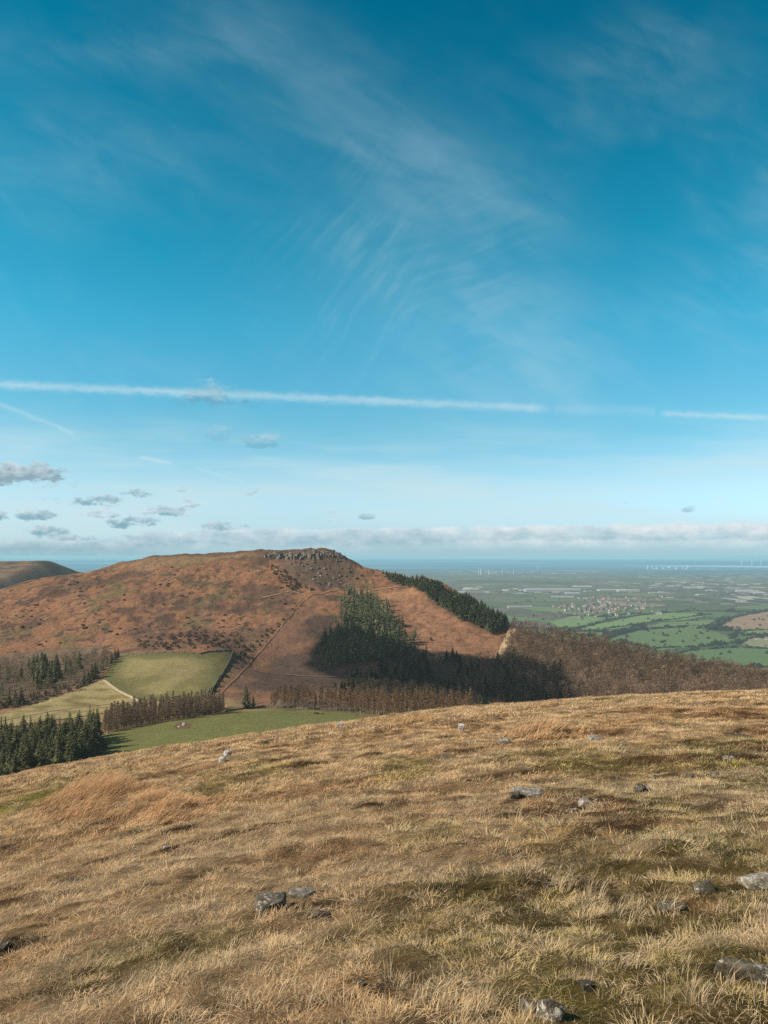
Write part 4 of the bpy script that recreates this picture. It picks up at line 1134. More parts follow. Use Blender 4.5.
for px, py, i, s, lab in ((547, 591.5, 6, 1.4, 'long bright white warehouse, largest roof in the hazy town'), (566, 590.6, 6, .9, 'white warehouse just right of the longest white roof'), (612, 591, 6, .9, 'white factory roof directly above the right end of the village'), (628, 591.5, 2, 1.0, 'white shed right of the factory above the village'), (520, 608, 2, .8, 'white farm shed left of the village near the wooded slope')):
    q = hit_plain(px, py)[0]; tag(put('warehouse', SM[i], None, (q[0], q[1], PLAIN), .03, s), lab, 'warehouse')
q = hit_plain(768, 640)[0]
tag(put('barn', SM[4], None, (q[0], q[1], PLAIN), .5, .42), 'pale grey farm barn among fields at the frame edge', 'barn')
q = hit_plain(758, 640)[0]
tag(put('barn', SM[5], None, (q[0], q[1], PLAIN), .2, .3), 'small grey barn just left of the pale farm barn', 'barn')
# works on the far horizon
for i in range(16):
    px = rng.uniform(645, 690); q = hit_plain(px, rng.uniform(567.5, 569.5))[0]
    hh = rng.uniform(14, 52); ww = rng.uniform(12, 34)
    parts = []
    v, f = tube((0, 0, 0), (0, 0, hh), ww * .5, ww * .42, 10); parts.append((v, f, (.9, .9, .9)))
    v, f = tube((0, 0, hh - .5), (0, 0, hh + ww * .12), ww * .42, ww * .05, 10); parts.append((v, f, (.8, .8, .8)))
    v, f = tube((ww * .7, 0, 0), (ww * .7, 0, hh * .6), ww * .3, ww * .3, 8); parts.append((v, f, (.9, .9, .9)))
    me = gmesh('works_tower', join(parts), M_white)
    tag(put('works_tower', me, None, (q[0], q[1], PLAIN)), 'pale works tower in the cluster far out near the horizon', 'tower', 'towers of the distant works')
# wind turbines
def turbine(px, base_row, top_row, rz, spin, label):
    q = hit_plain(px, base_row)[0]
    s = (base_row - top_row) / FOC * q[1] / 122.0
    e = bpy.data.objects.new('wind_turbine', None); col.objects.link(e); e.location = (q[0], q[1], PLAIN); e.scale = (s * 1.3, s * 1.3, s); e.rotation_euler = (0, 0, rz)
    v, f = tube((0, 0, 0), (0, 0, 80), 3.6, 2.4, 10); put('tower', gmesh('tower', (v, f, np.ones((len(v), 3)) * .9), M_white), e)
    v1, f1 = tube((0, -5, 81.5), (0, 6, 81.5), 2.4, 2.2, 8); v2, f2 = tube((0, -7.5, 81.5), (0, -5, 81.5), .5, 2.2, 8)
    put('nacelle', gmesh('nacelle', join([(v1, f1, (.9,) * 3), (v2, f2, (.9,) * 3)]), M_white), e)
    for k in range(3):
        a = spin + k * 2.0944; d = np.array((math.sin(a), 0, math.cos(a))); n_ = np.array((math.cos(a), 0, -math.sin(a)))
        c0 = np.array((0, -6.5, 81.5))
        pr = [(0, 1.0), (6, 2.2), (20, 1.5), (42, .35)]
        V = []
        for L, wd in pr: V += [c0 + d * L - n_ * wd * .4 + (0, .25, 0), c0 + d * L + n_ * wd + (0, -.15, 0)]
        F = [(2 * i, 2 * i + 1, 2 * i + 3, 2 * i + 2) for i in range(3)]
        put('blade', mesh_of('blade', V, F, [M_white]), e)
    tag(e, label, 'wind turbine')
for a in ((478.5, 574.5, 567, .3, .4, 'white wind turbine, leftmost of the pair nearest the fir belt'), (480.8, 575, 565.5, .2, 1.0, 'tall white wind turbine right beside the leftmost one'), (488.5, 575, 568, .3, .2, 'white wind turbine third along from the fir belt'),
          (502.3, 574.6, 567.5, .25, .8, 'white wind turbine standing alone, fourth along from the fir belt'), (513.5, 574, 566.8, .3, 1.5, 'white wind turbine furthest right of the five on the plain'),
          (538, 569.5, 563, .2, .5, 'faint wind turbine beyond the five clear ones'), (742, 565, 553, .1, .9, 'faint tall wind turbine on the right horizon, leftmost there'), (752, 565, 552.5, .1, .3, 'faint tall wind turbine on the right horizon, second from the frame edge'), (761, 565, 552.8, .2, 1.4, 'faint tall wind turbine on the right horizon, closest to the frame edge')):
    turbine(*a)

# ------------------------------------------------------------------ the crag on the hilltop
import bmesh
def rock_geo(seed, rx, ry, rz, npts=18, boxy=.5, bev=.06, sub=1, rough=.05, fine=.0):
    rg = np.random.default_rng(seed)
    d = unit(rg.normal(0, 1, (npts, 3)))
    d = np.sign(d) * np.abs(d) ** (1 - boxy * .6); d /= np.maximum(np.abs(d).max(1, keepdims=True), 1e-6) ** boxy
    P = d * rg.uniform(.8, 1.0, (npts, 1)) * (rx, ry, rz)
    bm = bmesh.new()
    for q in P: bm.verts.new(q)
    r_ = bmesh.ops.convex_hull(bm, input=bm.verts)
    for v in [v for v in bm.verts if not v.link_faces]: bm.verts.remove(v)
    bmesh.ops.dissolve_limit(bm, angle_limit=R(12), verts=bm.verts, edges=bm.edges)
    if bev: bmesh.ops.bevel(bm, geom=bm.edges[:], offset=bev * min(rx, ry, rz), segments=2, affect='EDGES', profile=.6, clamp_overlap=True)
    bmesh.ops.triangulate(bm, faces=bm.faces)
    for k in range(sub):
        bmesh.ops.subdivide_edges(bm, edges=[e for e in bm.edges if e.calc_length() > .22 * max(rx, ry, rz)], cuts=1, use_grid_fill=True)
    bmesh.ops.triangulate(bm, faces=bm.faces)
    bm.verts.ensure_lookup_table()
    V = np.array([v.co[:] for v in bm.verts]); F = [[v.index for v in f.verts] for f in bm.faces]
    bm.free()
    s = max(rx, ry, rz)
    n = fbm(V[:, 0] / s * 2.6 + seed, V[:, 1] / s * 2.6 + V[:, 2] / s * 1.9, 4, .6)
    V = V + unit(V) * (n * rough * s)[:, None]
    return V, np.array(F)

def rock_fn(base, light, dark, scale, lich=.5, haze=False):
    def fn(t):
        tc = t.node('ShaderNodeTexCoord').outputs['Object']
        oi = t.node('ShaderNodeObjectInfo')
        v = t.vmath('ADD', tc, t.vmath('SCALE', t.comb(1., 1., 1.), t.math('MULTIPLY', oi.outputs['Random'], 40.0)))
        n = t.noise(v, scale, 6, .65); n2 = t.noise(v, scale * 3.1, 5, .7, .4); n3 = t.noise(v, scale * .6, 3, .5)
        c = t.mix(t.ss(n, .35, .65), dark, base)
        c = t.mix(t.math('MULTIPLY', t.ss(n2, .60 - .12 * lich, .66 - .10 * lich), t.ss(n3, .38, .55)), c, light)
        c = t.mix(t.math('MULTIPLY', t.ss(n2, .40, .34), .8), c, (.025, .023, .018))
        c = t.mix(t.math('MULTIPLY', t.ss(t.noise(v, scale * .9, 4, .6), .56, .66), .45), c, (.13, .125, .05))
        h = t.math('ADD', n, t.math('MULTIPLY', n2, .6))
        return c, bump_of(t, h, .9, .06 / max(scale / 8, .05) * .5)
    return fn
M_crag = material('crag_stone', rock_fn((.22, .19, .16), (.50, .46, .41), (.09, .075, .06), .32, .6), .95, True, .1)
M_rock = material('gritstone', rock_fn((.165, .142, .105), (.52, .48, .40), (.068, .058, .043), 10.0, .6), .95, False, .15)
M_rockd = material('dark_gritstone', rock_fn((.12, .103, .078), (.40, .37, .31), (.046, .040, .030), 12.0, .2), .95, False, .15)
M_rockw = material('white_stone', rock_fn((.58, .56, .52), (.85, .84, .80), (.30, .28, .25), 9.0, .5), .95, False, .15)
M_rockp = material('pale_gritstone', rock_fn((.33, .295, .235), (.60, .56, .48), (.14, .12, .09), 10.0, .6), .95, False, .15)

parts = []
line = [(263, 556), (272, 556.5), (281, 556.5), (290, 557), (298, 557), (306, 556), (314, 555.5), (322, 554.5), (330, 554), (337, 554.5), (343, 558)]
lp_ = hit(np.array([a for a, b in line]), np.array([b for a, b in line], float))
k = 0
for i in range(len(lp_) - 1):
    for j in range(9):
        u = (j + rng.random()) / 9; q = lp_[i] * (1 - u) + lp_[i + 1] * u
        tier = rng.random()
        h = rng.uniform(2.6, 5.2) * (1.15 if i < 8 else .8)
        v, f = rock_geo(9000 + k, rng.uniform(1.1, 2.8), rng.uniform(1.4, 2.6), h, 16, .85, .05, 1, .05); k += 1
        a = rng.normal(0, .35); M = np.array(((math.cos(a), -math.sin(a), 0), (math.sin(a), math.cos(a), 0), (0, 0, 1)))
        pos_ = np.array((q[0] + rng.normal(0, 1.2), q[1] + rng.uniform(-5.0, 1.5), 0)); pos_[2] = hills(pos_[0], np.array(pos_[1])) + h * rng.uniform(-.35, .22)
        parts.append((v @ M.T + pos_, f, (.5, .5, .5)))
top_ = join(parts)
tag(put('crag', mesh_of('crag', top_[0], top_[1], [M_crag])), 'broken line of pale sandstone crags along the hilltop edge', 'crag')
RK = []
for i in range(5):
    v, f = rock_geo(9500 + i, 1.2, 1.0, .9, 15, .6, .06, 1, .06); RK.append(mesh_of('boulder', v, f, [M_crag]))
bp = scatter(ground_poly([(278, 560), (300, 559), (336, 557), (352, 568), (362, 578), (350, 586), (326, 588), (306, 577)]), 2.6, n=150, seed=21)
for p in bp:
    if rng.random() < .6: continue
    s = rng.uniform(.45, 1.7) * (1.3 if rng.random() < .15 else 1)
    tag(put('boulder', RK[rng.integers(5)], None, (p[0], p[1], p[2] + .15 * s), rng.uniform(0, 6.28), (s, s, s * rng.uniform(.7, 1.3))), 'pale boulder tumbled below the hilltop crag', 'boulder', 'boulders under the hilltop crag')
bx = scatter(HP['cliff'], 8.0, n=26, seed=22)
for p in bx: bush(B_moor, p, rng.uniform(.35, .8), 'low heather bush between the boulders under the crag', 'bush', 'heather among the crag boulders')
for px, py, s, lab in ((423, 677, 2.2, 'pale rock, larger of the two glinting in the shaded valley'), (428, 678.5, 1.5, 'pale rock, smaller of the two glinting in the shaded valley'), (406, 681, 1.3, 'small pale rock in the shaded valley, left of the glinting pair')):
    p = hit(px, py)[0]; tag(put('rock', mesh_of('rock', *rock_geo(9700 + px, s, s * .8, s * .8, 15, .7), [M_rockp]), None, (p[0], p[1], p[2] + 6.5 * (py < 670)), .4), lab, 'rock')

# ------------------------------------------------------------------ a cloud beside the view whose shadow lies in the valley
SHP = ground_poly([(314, 662), (320, 652), (326, 642), (334, 632), (342, 625), (350, 622), (358, 628), (368, 637), (384, 644), (398, 650), (418, 652), (440, 655), (470, 658), (505, 661), (530, 668), (552, 676), (575, 690), (580, 706), (520, 706), (470, 695), (420, 688), (380, 683), (352, 680), (332, 672)])
HC = 430.0
ico = bmesh.new(); bmesh.ops.create_icosphere(ico, subdivisions=2, radius=1.0)
iV = np.array([v.co[:] for v in ico.verts]); iF = np.array([[v.index for v in f.verts] for f in ico.faces]); ico.free()
parts = []
def cloud_lump(x, y, z, r, squash=.8):
    k_ = (HC - z) / TO_SUN[2]
    c0 = np.array((x, y, z)) + TO_SUN * k_
    V = iV * r * (1, 1, squash) + c0
    n = fbm(V[:, 0] / (r * .7), V[:, 1] / (r * .7) + V[:, 2] / (r * .8), 3)
    parts.append((V + (iV * (n * r * .22)[:, None]), iF, (1, 1, 1)))
cp = scatter(SHP, 11.0, seed=31, f=hills)
dd = edge_dist(cp[:, 0], cp[:, 1], SHP)
for p, e in zip(cp, dd):
    r = min(max(e + 2, 5.0), 30.0) * rng.uniform(.9, 1.15)
    cloud_lump(p[0], p[1], p[2], r)
v, f, t_ = join(parts)
M_cloud = plainmat('cloud_vapour', (.9, .9, .9), .03, .01, haze=False, objvar=0)
tag(put('cloud', mesh_of('cloud', v, f, [M_cloud], smooth=True)), 'white cumulus cloud drifting beside the view over the valley', 'cloud', kind='structure')

# ------------------------------------------------------------------ stones lying on the moor
STONES = []
def stone(name, px, py, wpx, hpx, m, label, seed, flat_=.8, yaw=0.0, tilt=0.0, roll=0.0, boxy=.6, npts=18, sink=.3, deep=.8, f=None, cat='stone'):
    p = (hit_moor if f is None else f)(px, py + hpx * .3)[0]
    s = p[1] / FOC; w_ = wpx * s * .5; h_ = hpx * s * .5 * flat_ / .8
    if f is None: STONES.append((p[0], p[1], w_, h_))
    v, fc = rock_geo(seed, w_, max(w_ * deep, h_), h_ * 1.25, npts, boxy, .07, 2, .05)
    o = put(name, mesh_of(name, v, fc, [m]), None, (p[0], p[1], p[2] + h_ * (.52 - sink * 1.2)))
    o.rotation_euler = (tilt, roll, yaw)
    return tag(o, label, cat)
stone('stone', 272, 901, 34, 24, M_rock, 'lichen-speckled grey stone left of centre in the near grass', 41, yaw=.3, sink=.45)
stone('stone', 300, 893, 28, 9, M_rockp, 'low pale stone just behind the lichen-speckled grey stone', 42, sink=.4)
stone('stone', 321, 913, 21, 15, M_rockd, 'small dark stone right of the lichen-speckled grey stone', 43, sink=.4)
stone('stone', 528, 793, 34, 9, M_rockp, 'long low pale slab with a shaded left end in mid moor', 44, sink=.3, boxy=.9, roll=.05)
stone('stone', 515, 795, 12, 10, M_rockd, 'shaded left face of the long low slab, made as a dark block', 45, sink=.3, boxy=.9)  # shade on the slab's end, painted as a separate dark block
stone('stone', 586, 803, 17, 13, M_rockp, 'whitish rounded stone above the dark heather patch', 46, sink=.35)
stone('stone', 575, 811, 9, 7, M_rock, 'little grey stone below left of the whitish rounded stone', 47)
stone('stone', 638, 789, 13, 12, M_rockd, 'dark upright block right of the whitish rounded stone', 48, sink=.2, boxy=.85)
stone('stone', 646, 788, 9, 8, M_rockp, 'pale chip of stone leaning on the dark upright block', 49)
stone('stone', 759, 879, 40, 22, M_rockp, 'large pale boulder at the right edge, streaked white', 50, sink=.4, boxy=.5)
stone('stone', 706, 886, 24, 15, M_rock, 'dull grey stone left of the pale edge boulder', 51, sink=.5)
stone('stone', 671, 906, 28, 9, M_rockd, 'flat dark stone sunk in grass below the dull grey one', 52, sink=.35, boxy=.8)
stone('stone', 745, 970, 62, 26, M_rock, 'long tilted slab with dark mossy top near the lower right corner', 53, sink=.35, boxy=.85, yaw=-.45, roll=.18, deep=.45)
stone('stone', 531, 1007, 24, 22, M_rock, 'left half of the split slab standing at the bottom edge', 54, sink=.55, boxy=.85, roll=.15, tilt=-.4, deep=.5)
stone('stone', 549, 1010, 24, 25, M_rock, 'right half of the split slab, greener and leaning right', 55, sink=.4, boxy=.9, roll=.28, tilt=-.45, deep=.5)
stone('stone', 586, 985, 17, 13, M_rockd, 'small dark brown stone right of the split slab', 56, sink=.5)
stone('stone', 505, 741, 13, 8, M_rockp, 'pale stone at the left foot of the small rush bed', 57)
stone('stone', 540, 737, 15, 4, M_rockp, 'flat pale stone in front of the small rush bed', 58)
stone('stone', 595, 738, 20, 5, M_rockp, 'flat pale slab right of the small rush bed', 59, boxy=.8)
stone('stone', 461.5, 728, 7.5, 8.5, M_rockw, 'upright whitish stone alone near the crest, dark on its shaded side', 60, sink=.05, boxy=.5)
stone('stone', 340, 726, 9, 5, M_rockw, 'small white stone on the crest against the green pasture', 61, sink=-.1)
stone('stone', 222, 760, 8, 6, M_rockw, 'white stone, lower left of the pair near the pasture rim', 62, sink=-.05)
stone('stone', 227.5, 755, 9, 8, M_rockw, 'white stone, upper right of the pair near the pasture rim', 63, sink=-.05)
stone('stone', 740, 737, 24, 6, M_rockd, 'flat grey rock slab bare in the grass near the right crest', 64, sink=.5, boxy=.8)
stone('stone', 657, 778, 9, 8, M_rockd, 'small dark stone with white flecks right of the dark upright block', 65)
stone('stone', 730, 757, 15, 5, M_rock, 'low grey stone in the dark heather near the right edge', 66)
stone('stone', 447, 755, 14, 4, M_rock, 'barely showing grey stone below the upright whitish one', 67, sink=.5)
stone('stone', 165, 848, 6, 5, M_rockw, 'tiny white stone below the russet rush bed', 68)
stone('stone', 76, 882, 14, 5, M_rockd, 'thin dark stone flat in the grass on the left', 69, sink=.3)
stone('stone', 360, 983, 11, 9, M_rockd, 'small brown stone at bottom between grass tufts left of the split slab', 70, sink=.4)
stone('stone', 38, 998, 9, 5, M_rockp, 'tiny pale stone near the lower left corner', 71)
stone('stone', 624, 745, 8, 4, M_rock, 'small grey stone right of the flat pale slab by the small rush bed', 73)
stone('stone', 690, 776, 8, 5, M_rockd, 'small dark stone in heather right of the white flecked stone', 74)
stone('stone', 716, 774, 9, 5, M_rock, 'small grey stone in the brown heather below the low grey stone', 75)
stone('stone', 596, 800, 6, 5, M_rock, 'tiny grey stone touching the whitish rounded stone on its right', 76)
stone('stone', 3, 947, 14, 12, M_rockd, 'dark stone half cut by the left edge of the frame', 72, sink=.4)
def fhit(px, py): return hit(px, py)
for px, py, wd, hh, lab, sd in ((184, 725, 5, 4, 'white rock, taller of the two on the bare patch in the green pasture', 80), (179, 727, 4, 2.6, 'white rock, lower of the two on the bare patch in the green pasture', 81)):
    stone('rock', px, py, wd, hh, M_rockw, lab, sd, sink=.1, f=fhit, cat='rock')

# ------------------------------------------------------------------ grass on the moor
def blade_set(rg, n, length, width, lean, spread, rad, segs=3, comb=(1, .45), stiff=.5, flat=None):
    """one tuft: n tapering blades bent over by the wind"""
    az = rg.uniform(0, 6.28, n); rr = rad * np.sqrt(rg.uniform(0, 1, n))
    base = np.stack([rr * np.cos(az), rr * np.sin(az), np.full(n, -.015)], -1)
    cd = np.array((comb[0], comb[1], 0)); cd = cd / np.linalg.norm(cd)
    hd = unit(cd * lean + np.stack([np.cos(az), np.sin(az), 0 * az], -1) * spread * rg.uniform(.2, 1, n)[:, None] + np.stack([*rg.normal(0, .25, (2, n)), np.zeros(n)], -1))
    L = length * rg.uniform(.45, 1.15, n); bend = rg.uniform(.35, 1.25, n) * stiff
    side = unit(np.cross(hd, (0, 0, 1)) + rg.normal(0, .3, (n, 3)))
    V = []; pts = base.copy(); th = np.full(n, math.pi / 2) - rg.uniform(0, .35, n) - bend * .15
    if flat: th = rg.uniform(*flat, n)
    for k in range(segs + 1):
        wk = width * (1 - (k / segs) ** 1.5 * .9) * rg.uniform(.9, 1.1)
        V.append(np.stack([pts - side * wk, pts + side * wk], 1))
        st = L / segs
        pts = pts + (hd * np.cos(th)[:, None] + np.array((0, 0, 1.0)) * np.sin(th)[:, None]) * st[:, None]
        th = th - bend * (1.55 / segs) * (1 + .4 * k)
    V = np.stack(V, 1)               # n, segs+1, 2, 3
    idx = np.arange(n * (segs + 1) * 2).reshape(n, segs + 1, 2)
    F = np.stack([idx[:, :-1, 0], idx[:, :-1, 1], idx[:, 1:, 1], idx[:, 1:, 0]], -1).reshape(-1, 4)
    tn = rg.uniform(.55, 1.45, n)
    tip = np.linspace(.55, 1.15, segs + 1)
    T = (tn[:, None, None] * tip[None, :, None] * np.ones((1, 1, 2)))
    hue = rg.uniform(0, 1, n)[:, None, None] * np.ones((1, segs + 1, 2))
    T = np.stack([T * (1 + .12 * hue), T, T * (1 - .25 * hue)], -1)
    return V.reshape(-1, 3), F, T.reshape(-1, 3)

def grass_fn(t):
    a = attr(t, 'tint', 'INSTANCER').outputs['Color']
    b = attr(t, 'tone').outputs['Color']
    return t.mix(1.0, a, b, 'MULTIPLY')
M_grass = material('dry_grass', grass_fn, .75, False, .12, .42)
M_reed = tonemat('dry_stems', .1, 5.0, False, trans=.3)

def instanced(name, P, rot, scl, idx, tint, variants):
    me = bpy.data.meshes.new(name)
    me.vertices.add(len(P)); me.vertices.foreach_set('co', np.asarray(P, np.float32).ravel())
    a = me.attributes.new('turn', 'FLOAT_VECTOR', 'POINT'); a.data.foreach_set('vector', np.asarray(rot, np.float32).ravel())
    a = me.attributes.new('size', 'FLOAT', 'POINT'); a.data.foreach_set('value', np.asarray(scl, np.float32))
    a = me.attributes.new('pick', 'INT', 'POINT'); a.data.foreach_set('value', np.asarray(idx, np.int32))
    a = me.attributes.new('tint', 'FLOAT_COLOR', 'POINT'); a.data.foreach_set('color', np.concatenate([tint, np.ones((len(P), 1))], 1).astype(np.float32).ravel())
    o = put(name, me)
    c = bpy.data.collections.new(name + '_tufts')
    for i, v in enumerate(variants):
        c.objects.link(bpy.data.objects.new('tuft_%02d' % i, v))
    ng = bpy.data.node_groups.new(name, 'GeometryNodeTree')
    ng.interface.new_socket('Geometry', in_out='INPUT', socket_type='NodeSocketGeometry')
    ng.interface.new_socket('Geometry', in_out='OUTPUT', socket_type='NodeSocketGeometry')
    n, l = ng.nodes, ng.links
    gi = n.new('NodeGroupInput'); go = n.new('NodeGroupOutput')
    ip = n.new('GeometryNodeInstanceOnPoints'); ci = n.new('GeometryNodeCollectionInfo')
    ci.inputs['Collection'].default_value = c; ci.inputs['Separate Children'].default_value = True; ci.inputs['Reset Children'].default_value = True
    def na(nm, typ):
        q = n.new('GeometryNodeInputNamedAttribute'); q.data_type = typ; q.inputs[0].default_value = nm; return q.outputs[0]
    l.new(gi.outputs[0], ip.inputs['Points']); l.new(ci.outputs[0], ip.inputs['Instance'])
    ip.inputs['Pick Instance'].default_value = True
    l.new(na('pick', 'INT'), ip.inputs['Instance Index']); l.new(na('size', 'FLOAT'), ip.inputs['Scale'])
    l.new(na('turn', 'FLOAT_VECTOR'), ip.inputs['Rotation'])
    l.new(ip.outputs[0], go.inputs[0])
    m = o.modifiers.new('tufts', 'NODES'); m.node_group = ng
    return o

tufts = []
rg = np.random.default_rng(77)
def tuft(*a, **k):
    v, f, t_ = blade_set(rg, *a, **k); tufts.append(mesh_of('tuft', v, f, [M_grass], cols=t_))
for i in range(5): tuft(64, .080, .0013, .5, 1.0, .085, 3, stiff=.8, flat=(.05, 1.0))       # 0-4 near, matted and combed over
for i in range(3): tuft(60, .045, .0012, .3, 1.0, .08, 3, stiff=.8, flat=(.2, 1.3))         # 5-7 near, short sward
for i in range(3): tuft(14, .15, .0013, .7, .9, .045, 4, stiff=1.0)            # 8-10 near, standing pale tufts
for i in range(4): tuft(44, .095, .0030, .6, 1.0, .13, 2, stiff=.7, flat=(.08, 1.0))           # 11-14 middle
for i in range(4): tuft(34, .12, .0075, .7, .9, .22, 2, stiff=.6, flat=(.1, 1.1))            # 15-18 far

def soft_clip(c, top=.95):
    return np.clip(c / np.maximum(1, c.max(1, keepdims=True) / top), .01, 1)
def sow(y0, y1, per_m2, seed):
    rg = np.random.default_rng(seed)
    n = int(per_m2 * .66 * (y1 ** 2 - y0 ** 2) + per_m2 * 1.2 * (y1 - y0))
    y = np.sqrt(rg.uniform(y0 ** 2, y1 ** 2, n)); x = rg.uniform(-1, 1, n) * (.66 * y + .6)
    return x, y
XS, YS, SZ, PK, TN, RO = [], [], [], [], [], []
def add(x, y, size, pick, tone, turn):
    XS.append(x); YS.append(y); SZ.append(size); PK.append(pick); TN.append(tone); RO.append(turn)
for (y0, y1, d, near, mid) in ((1.9, 5.5, 190, 1, 0), (5.5, 11, 110, 1, 0), (11, 26, 42, 0, 1), (26, 74, 13, 0, 0)):
    x, y = sow(y0, y1, d, int(y0 * 10)); n = len(x)
    tone = moor_tone(x, y)
    lush = fbm(x / 2.6 + 50, y / 2.0, 3); lum = tone.mean(1)
    if near:
        pick = np.where(rng.random(n) < .55 - .5 * (lush), rng.integers(0, 5, n), rng.integers(5, 8, n))
        st = (rng.random(n) < .002 + .010 * sstep(.2, .5, fbm(x / 1.3 - 20, y / 1.0, 3)))
        pick = np.where(st, rng.integers(8, 11, n), pick)
        dead = rng.random(n) < .54 + .3 * fbm(x / .6, y / .5 + 3, 3)
        tone = np.where(dead[:, None], tone * .35 + PALE * rng.uniform(.6, 1.05, (n, 1)), tone)
        tone = np.where(st[:, None], tone * .4 + PALE * .6, tone)
        size = rng.uniform(.7, 1.25, n) * (1 + .25 * lush + .7 * fbm(x / .34 + 5, y / .4, 2)) * (1 if y1 < 6 else 1.15)
    elif mid: pick = rng.integers(11, 15, n); size = rng.uniform(.7, 1.3, n) * (1 + .3 * lush)
    else: pick = rng.integers(15, 19, n); size = rng.uniform(.7, 1.35, n) * (1 + .3 * lush)
    thin = rng.random(n) > .45 * sstep(.10, .05, lum)
    tone = tone * 1.12 * np.exp(rng.normal(0, .42, (n, 1)) + 1.35 * fbm(x / (.22 + y * .012), y / (.26 + y * .02), 3)[:, None])
    for sx, sy, sw, sh in STONES:
        thin &= ~((np.abs(x - sx) < sw * .95) & (y < sy + sw * .5) & (y > sy - sw * .6 - .05 - .5 * sh))
    turn = np.stack([np.zeros(n), np.zeros(n), rng.normal(0, 1.15, n) + .9 * fbm(x / 3.0, y / 3.0 + 9, 2)], -1)
    add(x[thin], y[thin], size[thin], pick[thin], tone[thin], turn[thin])
# tall pale bents standing singly
for px, py, k in ((470, 1015, 14), (440, 1000, 6), (590, 905, 6), (150, 985, 12), (700, 990, 10), (250, 1000, 12), (330, 1005, 10), (600, 915, 8), (620, 960, 8), (560, 890, 9), (660, 915, 9), (760, 925, 7)):
    q = hit_moor(px, py)[0]
    x = q[0] + rng.normal(0, .10 + .02 * k / 6, k); y = q[1] + rng.normal(0, .14, k)
    add(x, y, rng.uniform(.7, 1.25, k), rng.integers(8, 11, k), np.broadcast_to(PALE * 1.05, (k, 3)) * rng.uniform(.8, 1.15, (k, 1)), np.stack([np.zeros(k), np.zeros(k), rng.normal(0, .8, k)], -1))
x, y = np.concatenate(XS), np.concatenate(YS)
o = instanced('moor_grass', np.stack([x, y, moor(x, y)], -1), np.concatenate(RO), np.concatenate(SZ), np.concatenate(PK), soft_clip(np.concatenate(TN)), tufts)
tag(o, 'dry straw coloured moor grass combed over by the wind', 'grass', kind='stuff')

# ------------------------------------------------------------------ rush beds
def rush(name, pix, n, hgt, tone, label, lean=(1, .25), wid=.006, seed=1):
    rg = np.random.default_rng(seed)
    P = hit_moor(np.array([p[0] for p in pix], float), np.array([p[1] for p in pix], float))[:, :2]
    x0, y0 = P.min(0); x1, y1 = P.max(0)
    c = rg.uniform((x0, y0), (x1, y1), (n * 6, 2))
    d = edge_dist(c[:, 0], c[:, 1], P) + .35 * fbm(c[:, 0] / .9, c[:, 1] / .9, 3)
    cl = fbm(c[:, 0] / .55 + 4, c[:, 1] / .8, 3) + rg.normal(0, .15, len(c))
    c = c[(d > .05) & (cl > -.12)][:n]; n = len(c); cl = fbm(c[:, 0] / .55 + 4, c[:, 1] / .8, 3)
    d = np.clip(edge_dist(c[:, 0], c[:, 1], P) / .8, .35, 1)
    base = np.column_stack([c, moor(c[:, 0], c[:, 1]) - .02])
    ld = np.array((lean[0], lean[1], 0)); ld /= np.linalg.norm(ld)
    hd = unit(ld + np.stack([*rg.normal(0, .38, (2, n)), np.zeros(n)], -1))
    L = hgt * rg.uniform(.5, 1.1, n) * d * (1 + .4 * cl); segs = 4
    th = rg.uniform(.95, 1.4, n); bend = rg.uniform(.4, 1.3, n)
    side = unit(np.cross(hd, (0, 0, 1)) + rg.normal(0, .4, (n, 3))); pts = base.copy(); V = []
    for k in range(segs + 1):
        V.append(np.stack([pts - side * wid * (1 - .7 * k / segs), pts + side * wid * (1 - .7 * k / segs)], 1))
        pts = pts + (hd * np.cos(th)[:, None] + np.array((0, 0, 1.0)) * np.sin(th)[:, None]) * (L / segs)[:, None]
        th = th - bend * .35
    V = np.stack(V, 1); idx = np.arange(n * (segs + 1) * 2).reshape(n, segs + 1, 2)
    F = np.stack([idx[:, :-1, 0], idx[:, :-1, 1], idx[:, 1:, 1], idx[:, 1:, 0]], -1).reshape(-1, 4)
    mixv = rg.random((n, 1)); tc = np.asarray(tone[0]) * (1 - mixv) + np.asarray(tone[1]) * mixv
    tc = tc * rg.uniform(.6, 1.35, (n, 1)) * (1 + .7 * cl[:, None])
    T = np.clip(tc[:, None, :] * np.linspace(.6, 1.15, segs + 1)[None, :, None], .01, 1)
    T = np.repeat(T[:, :, None, :], 2, 2)
    tag(put(name, mesh_of(name, V.reshape(-1, 3), F, [M_reed], cols=T.reshape(-1, 3))), label, 'rushes')
RT = ((.40, .215, .105), (.56, .38, .21))
rush('rush_bed', [(28, 812), (48, 795), (90, 784), (135, 779), (150, 788), (120, 800), (118, 820), (80, 826), (40, 824)], 5200, .62, RT, 'russet wind-blown rush bed on the left, its larger left half', seed=1)
rush('rush_bed', [(118, 822), (122, 803), (150, 792), (190, 800), (214, 806), (212, 818), (180, 824), (140, 832)], 3800, .5, RT, 'russet rush bed joining the right side of the larger left one', seed=2)
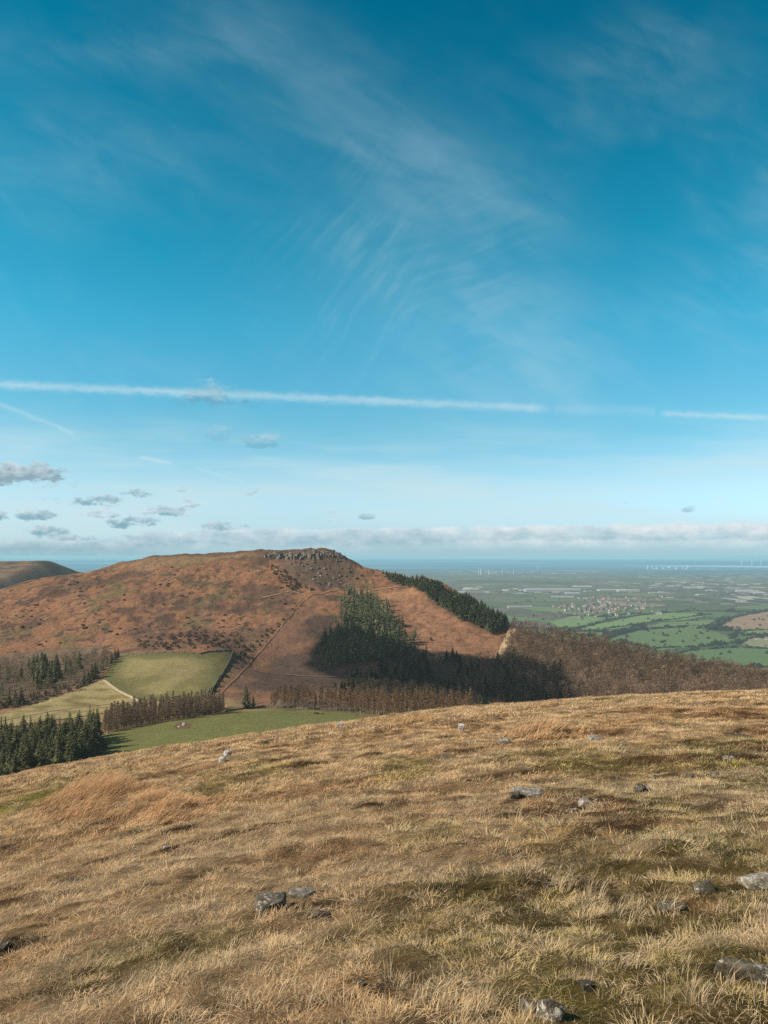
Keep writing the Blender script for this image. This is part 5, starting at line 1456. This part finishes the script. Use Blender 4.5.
rush('rush_bed', [(498, 737), (515, 729), (550, 726), (582, 730), (590, 736), (560, 740), (530, 741)], 3600, .5, ((.40, .24, .12), (.52, .35, .19)), 'small russet rush bed above the middle of the moor beside pale stones', wid=.011, seed=3)
rush('rush_bed', [(350, 727), (380, 720), (440, 716), (448, 722), (400, 728)], 2600, .3, ((.36, .20, .09), (.48, .33, .16)), 'low brown rush patch near the crest below the larch belt', wid=.012, seed=4)


# ------------------------------------------------------------------ walls round the pastures
def wall(pix, h, label, seed):
    rg = np.random.default_rng(seed)
    P = hit(np.array([a for a, b in pix], float), np.array([b for a, b in pix], float))[:, :2]
    seg = np.hypot(*np.diff(P, axis=0).T); L = np.concatenate([[0], np.cumsum(seg)]); n = int(L[-1] / .9)
    u = np.linspace(0, L[-1], n); x = np.interp(u, L, P[:, 0]); y = np.interp(u, L, P[:, 1]); z = hills(x, y)
    tx, ty = np.gradient(x), np.gradient(y); m = np.hypot(tx, ty) + 1e-9; nx, ny = -ty / m, tx / m
    hh = h * (1 + rg.uniform(-.22, .15, n)); hh = np.where(rg.random(n) < .05, hh * .5, hh); w0, w1 = .42, .26
    V = np.stack([np.stack([x + nx * s * w_, y + ny * s * w_, z + k], -1) for s, w_, k in ((-1, w0, -.3), (-1, w1, hh), (1, w1, hh + rg.normal(0, .05, n)), (1, w0, -.3))], 1)
    idx = np.arange(n * 4).reshape(n, 4)
    F = np.concatenate([np.stack([idx[:-1, k], idx[1:, k], idx[1:, k + 1], idx[:-1, k + 1]], -1) for k in range(3)])
    T = np.array((.13, .11, .085)) * rg.uniform(.6, 1.4, (n * 4, 1))
    tag(put('stone_wall', mesh_of('stone_wall', V.reshape(-1, 3), F, [M_field], cols=T)), label, 'stone wall')
wall([(210, 699), (213, 690), (219, 680), (226, 669), (230, 661), (233, 653)], 1.5, 'dark stone wall down the right side of the upper pasture', 1)
wall([(120, 655.5), (150, 654.5), (200, 654.5), (233, 652.5)], 1.2, 'dark stone wall along the top of the upper pasture', 2)
wall([(226, 712), (262, 707.5), (310, 709.5), (370, 711)], 1.1, 'low stone wall behind the rough grass strip of the green pasture', 3)
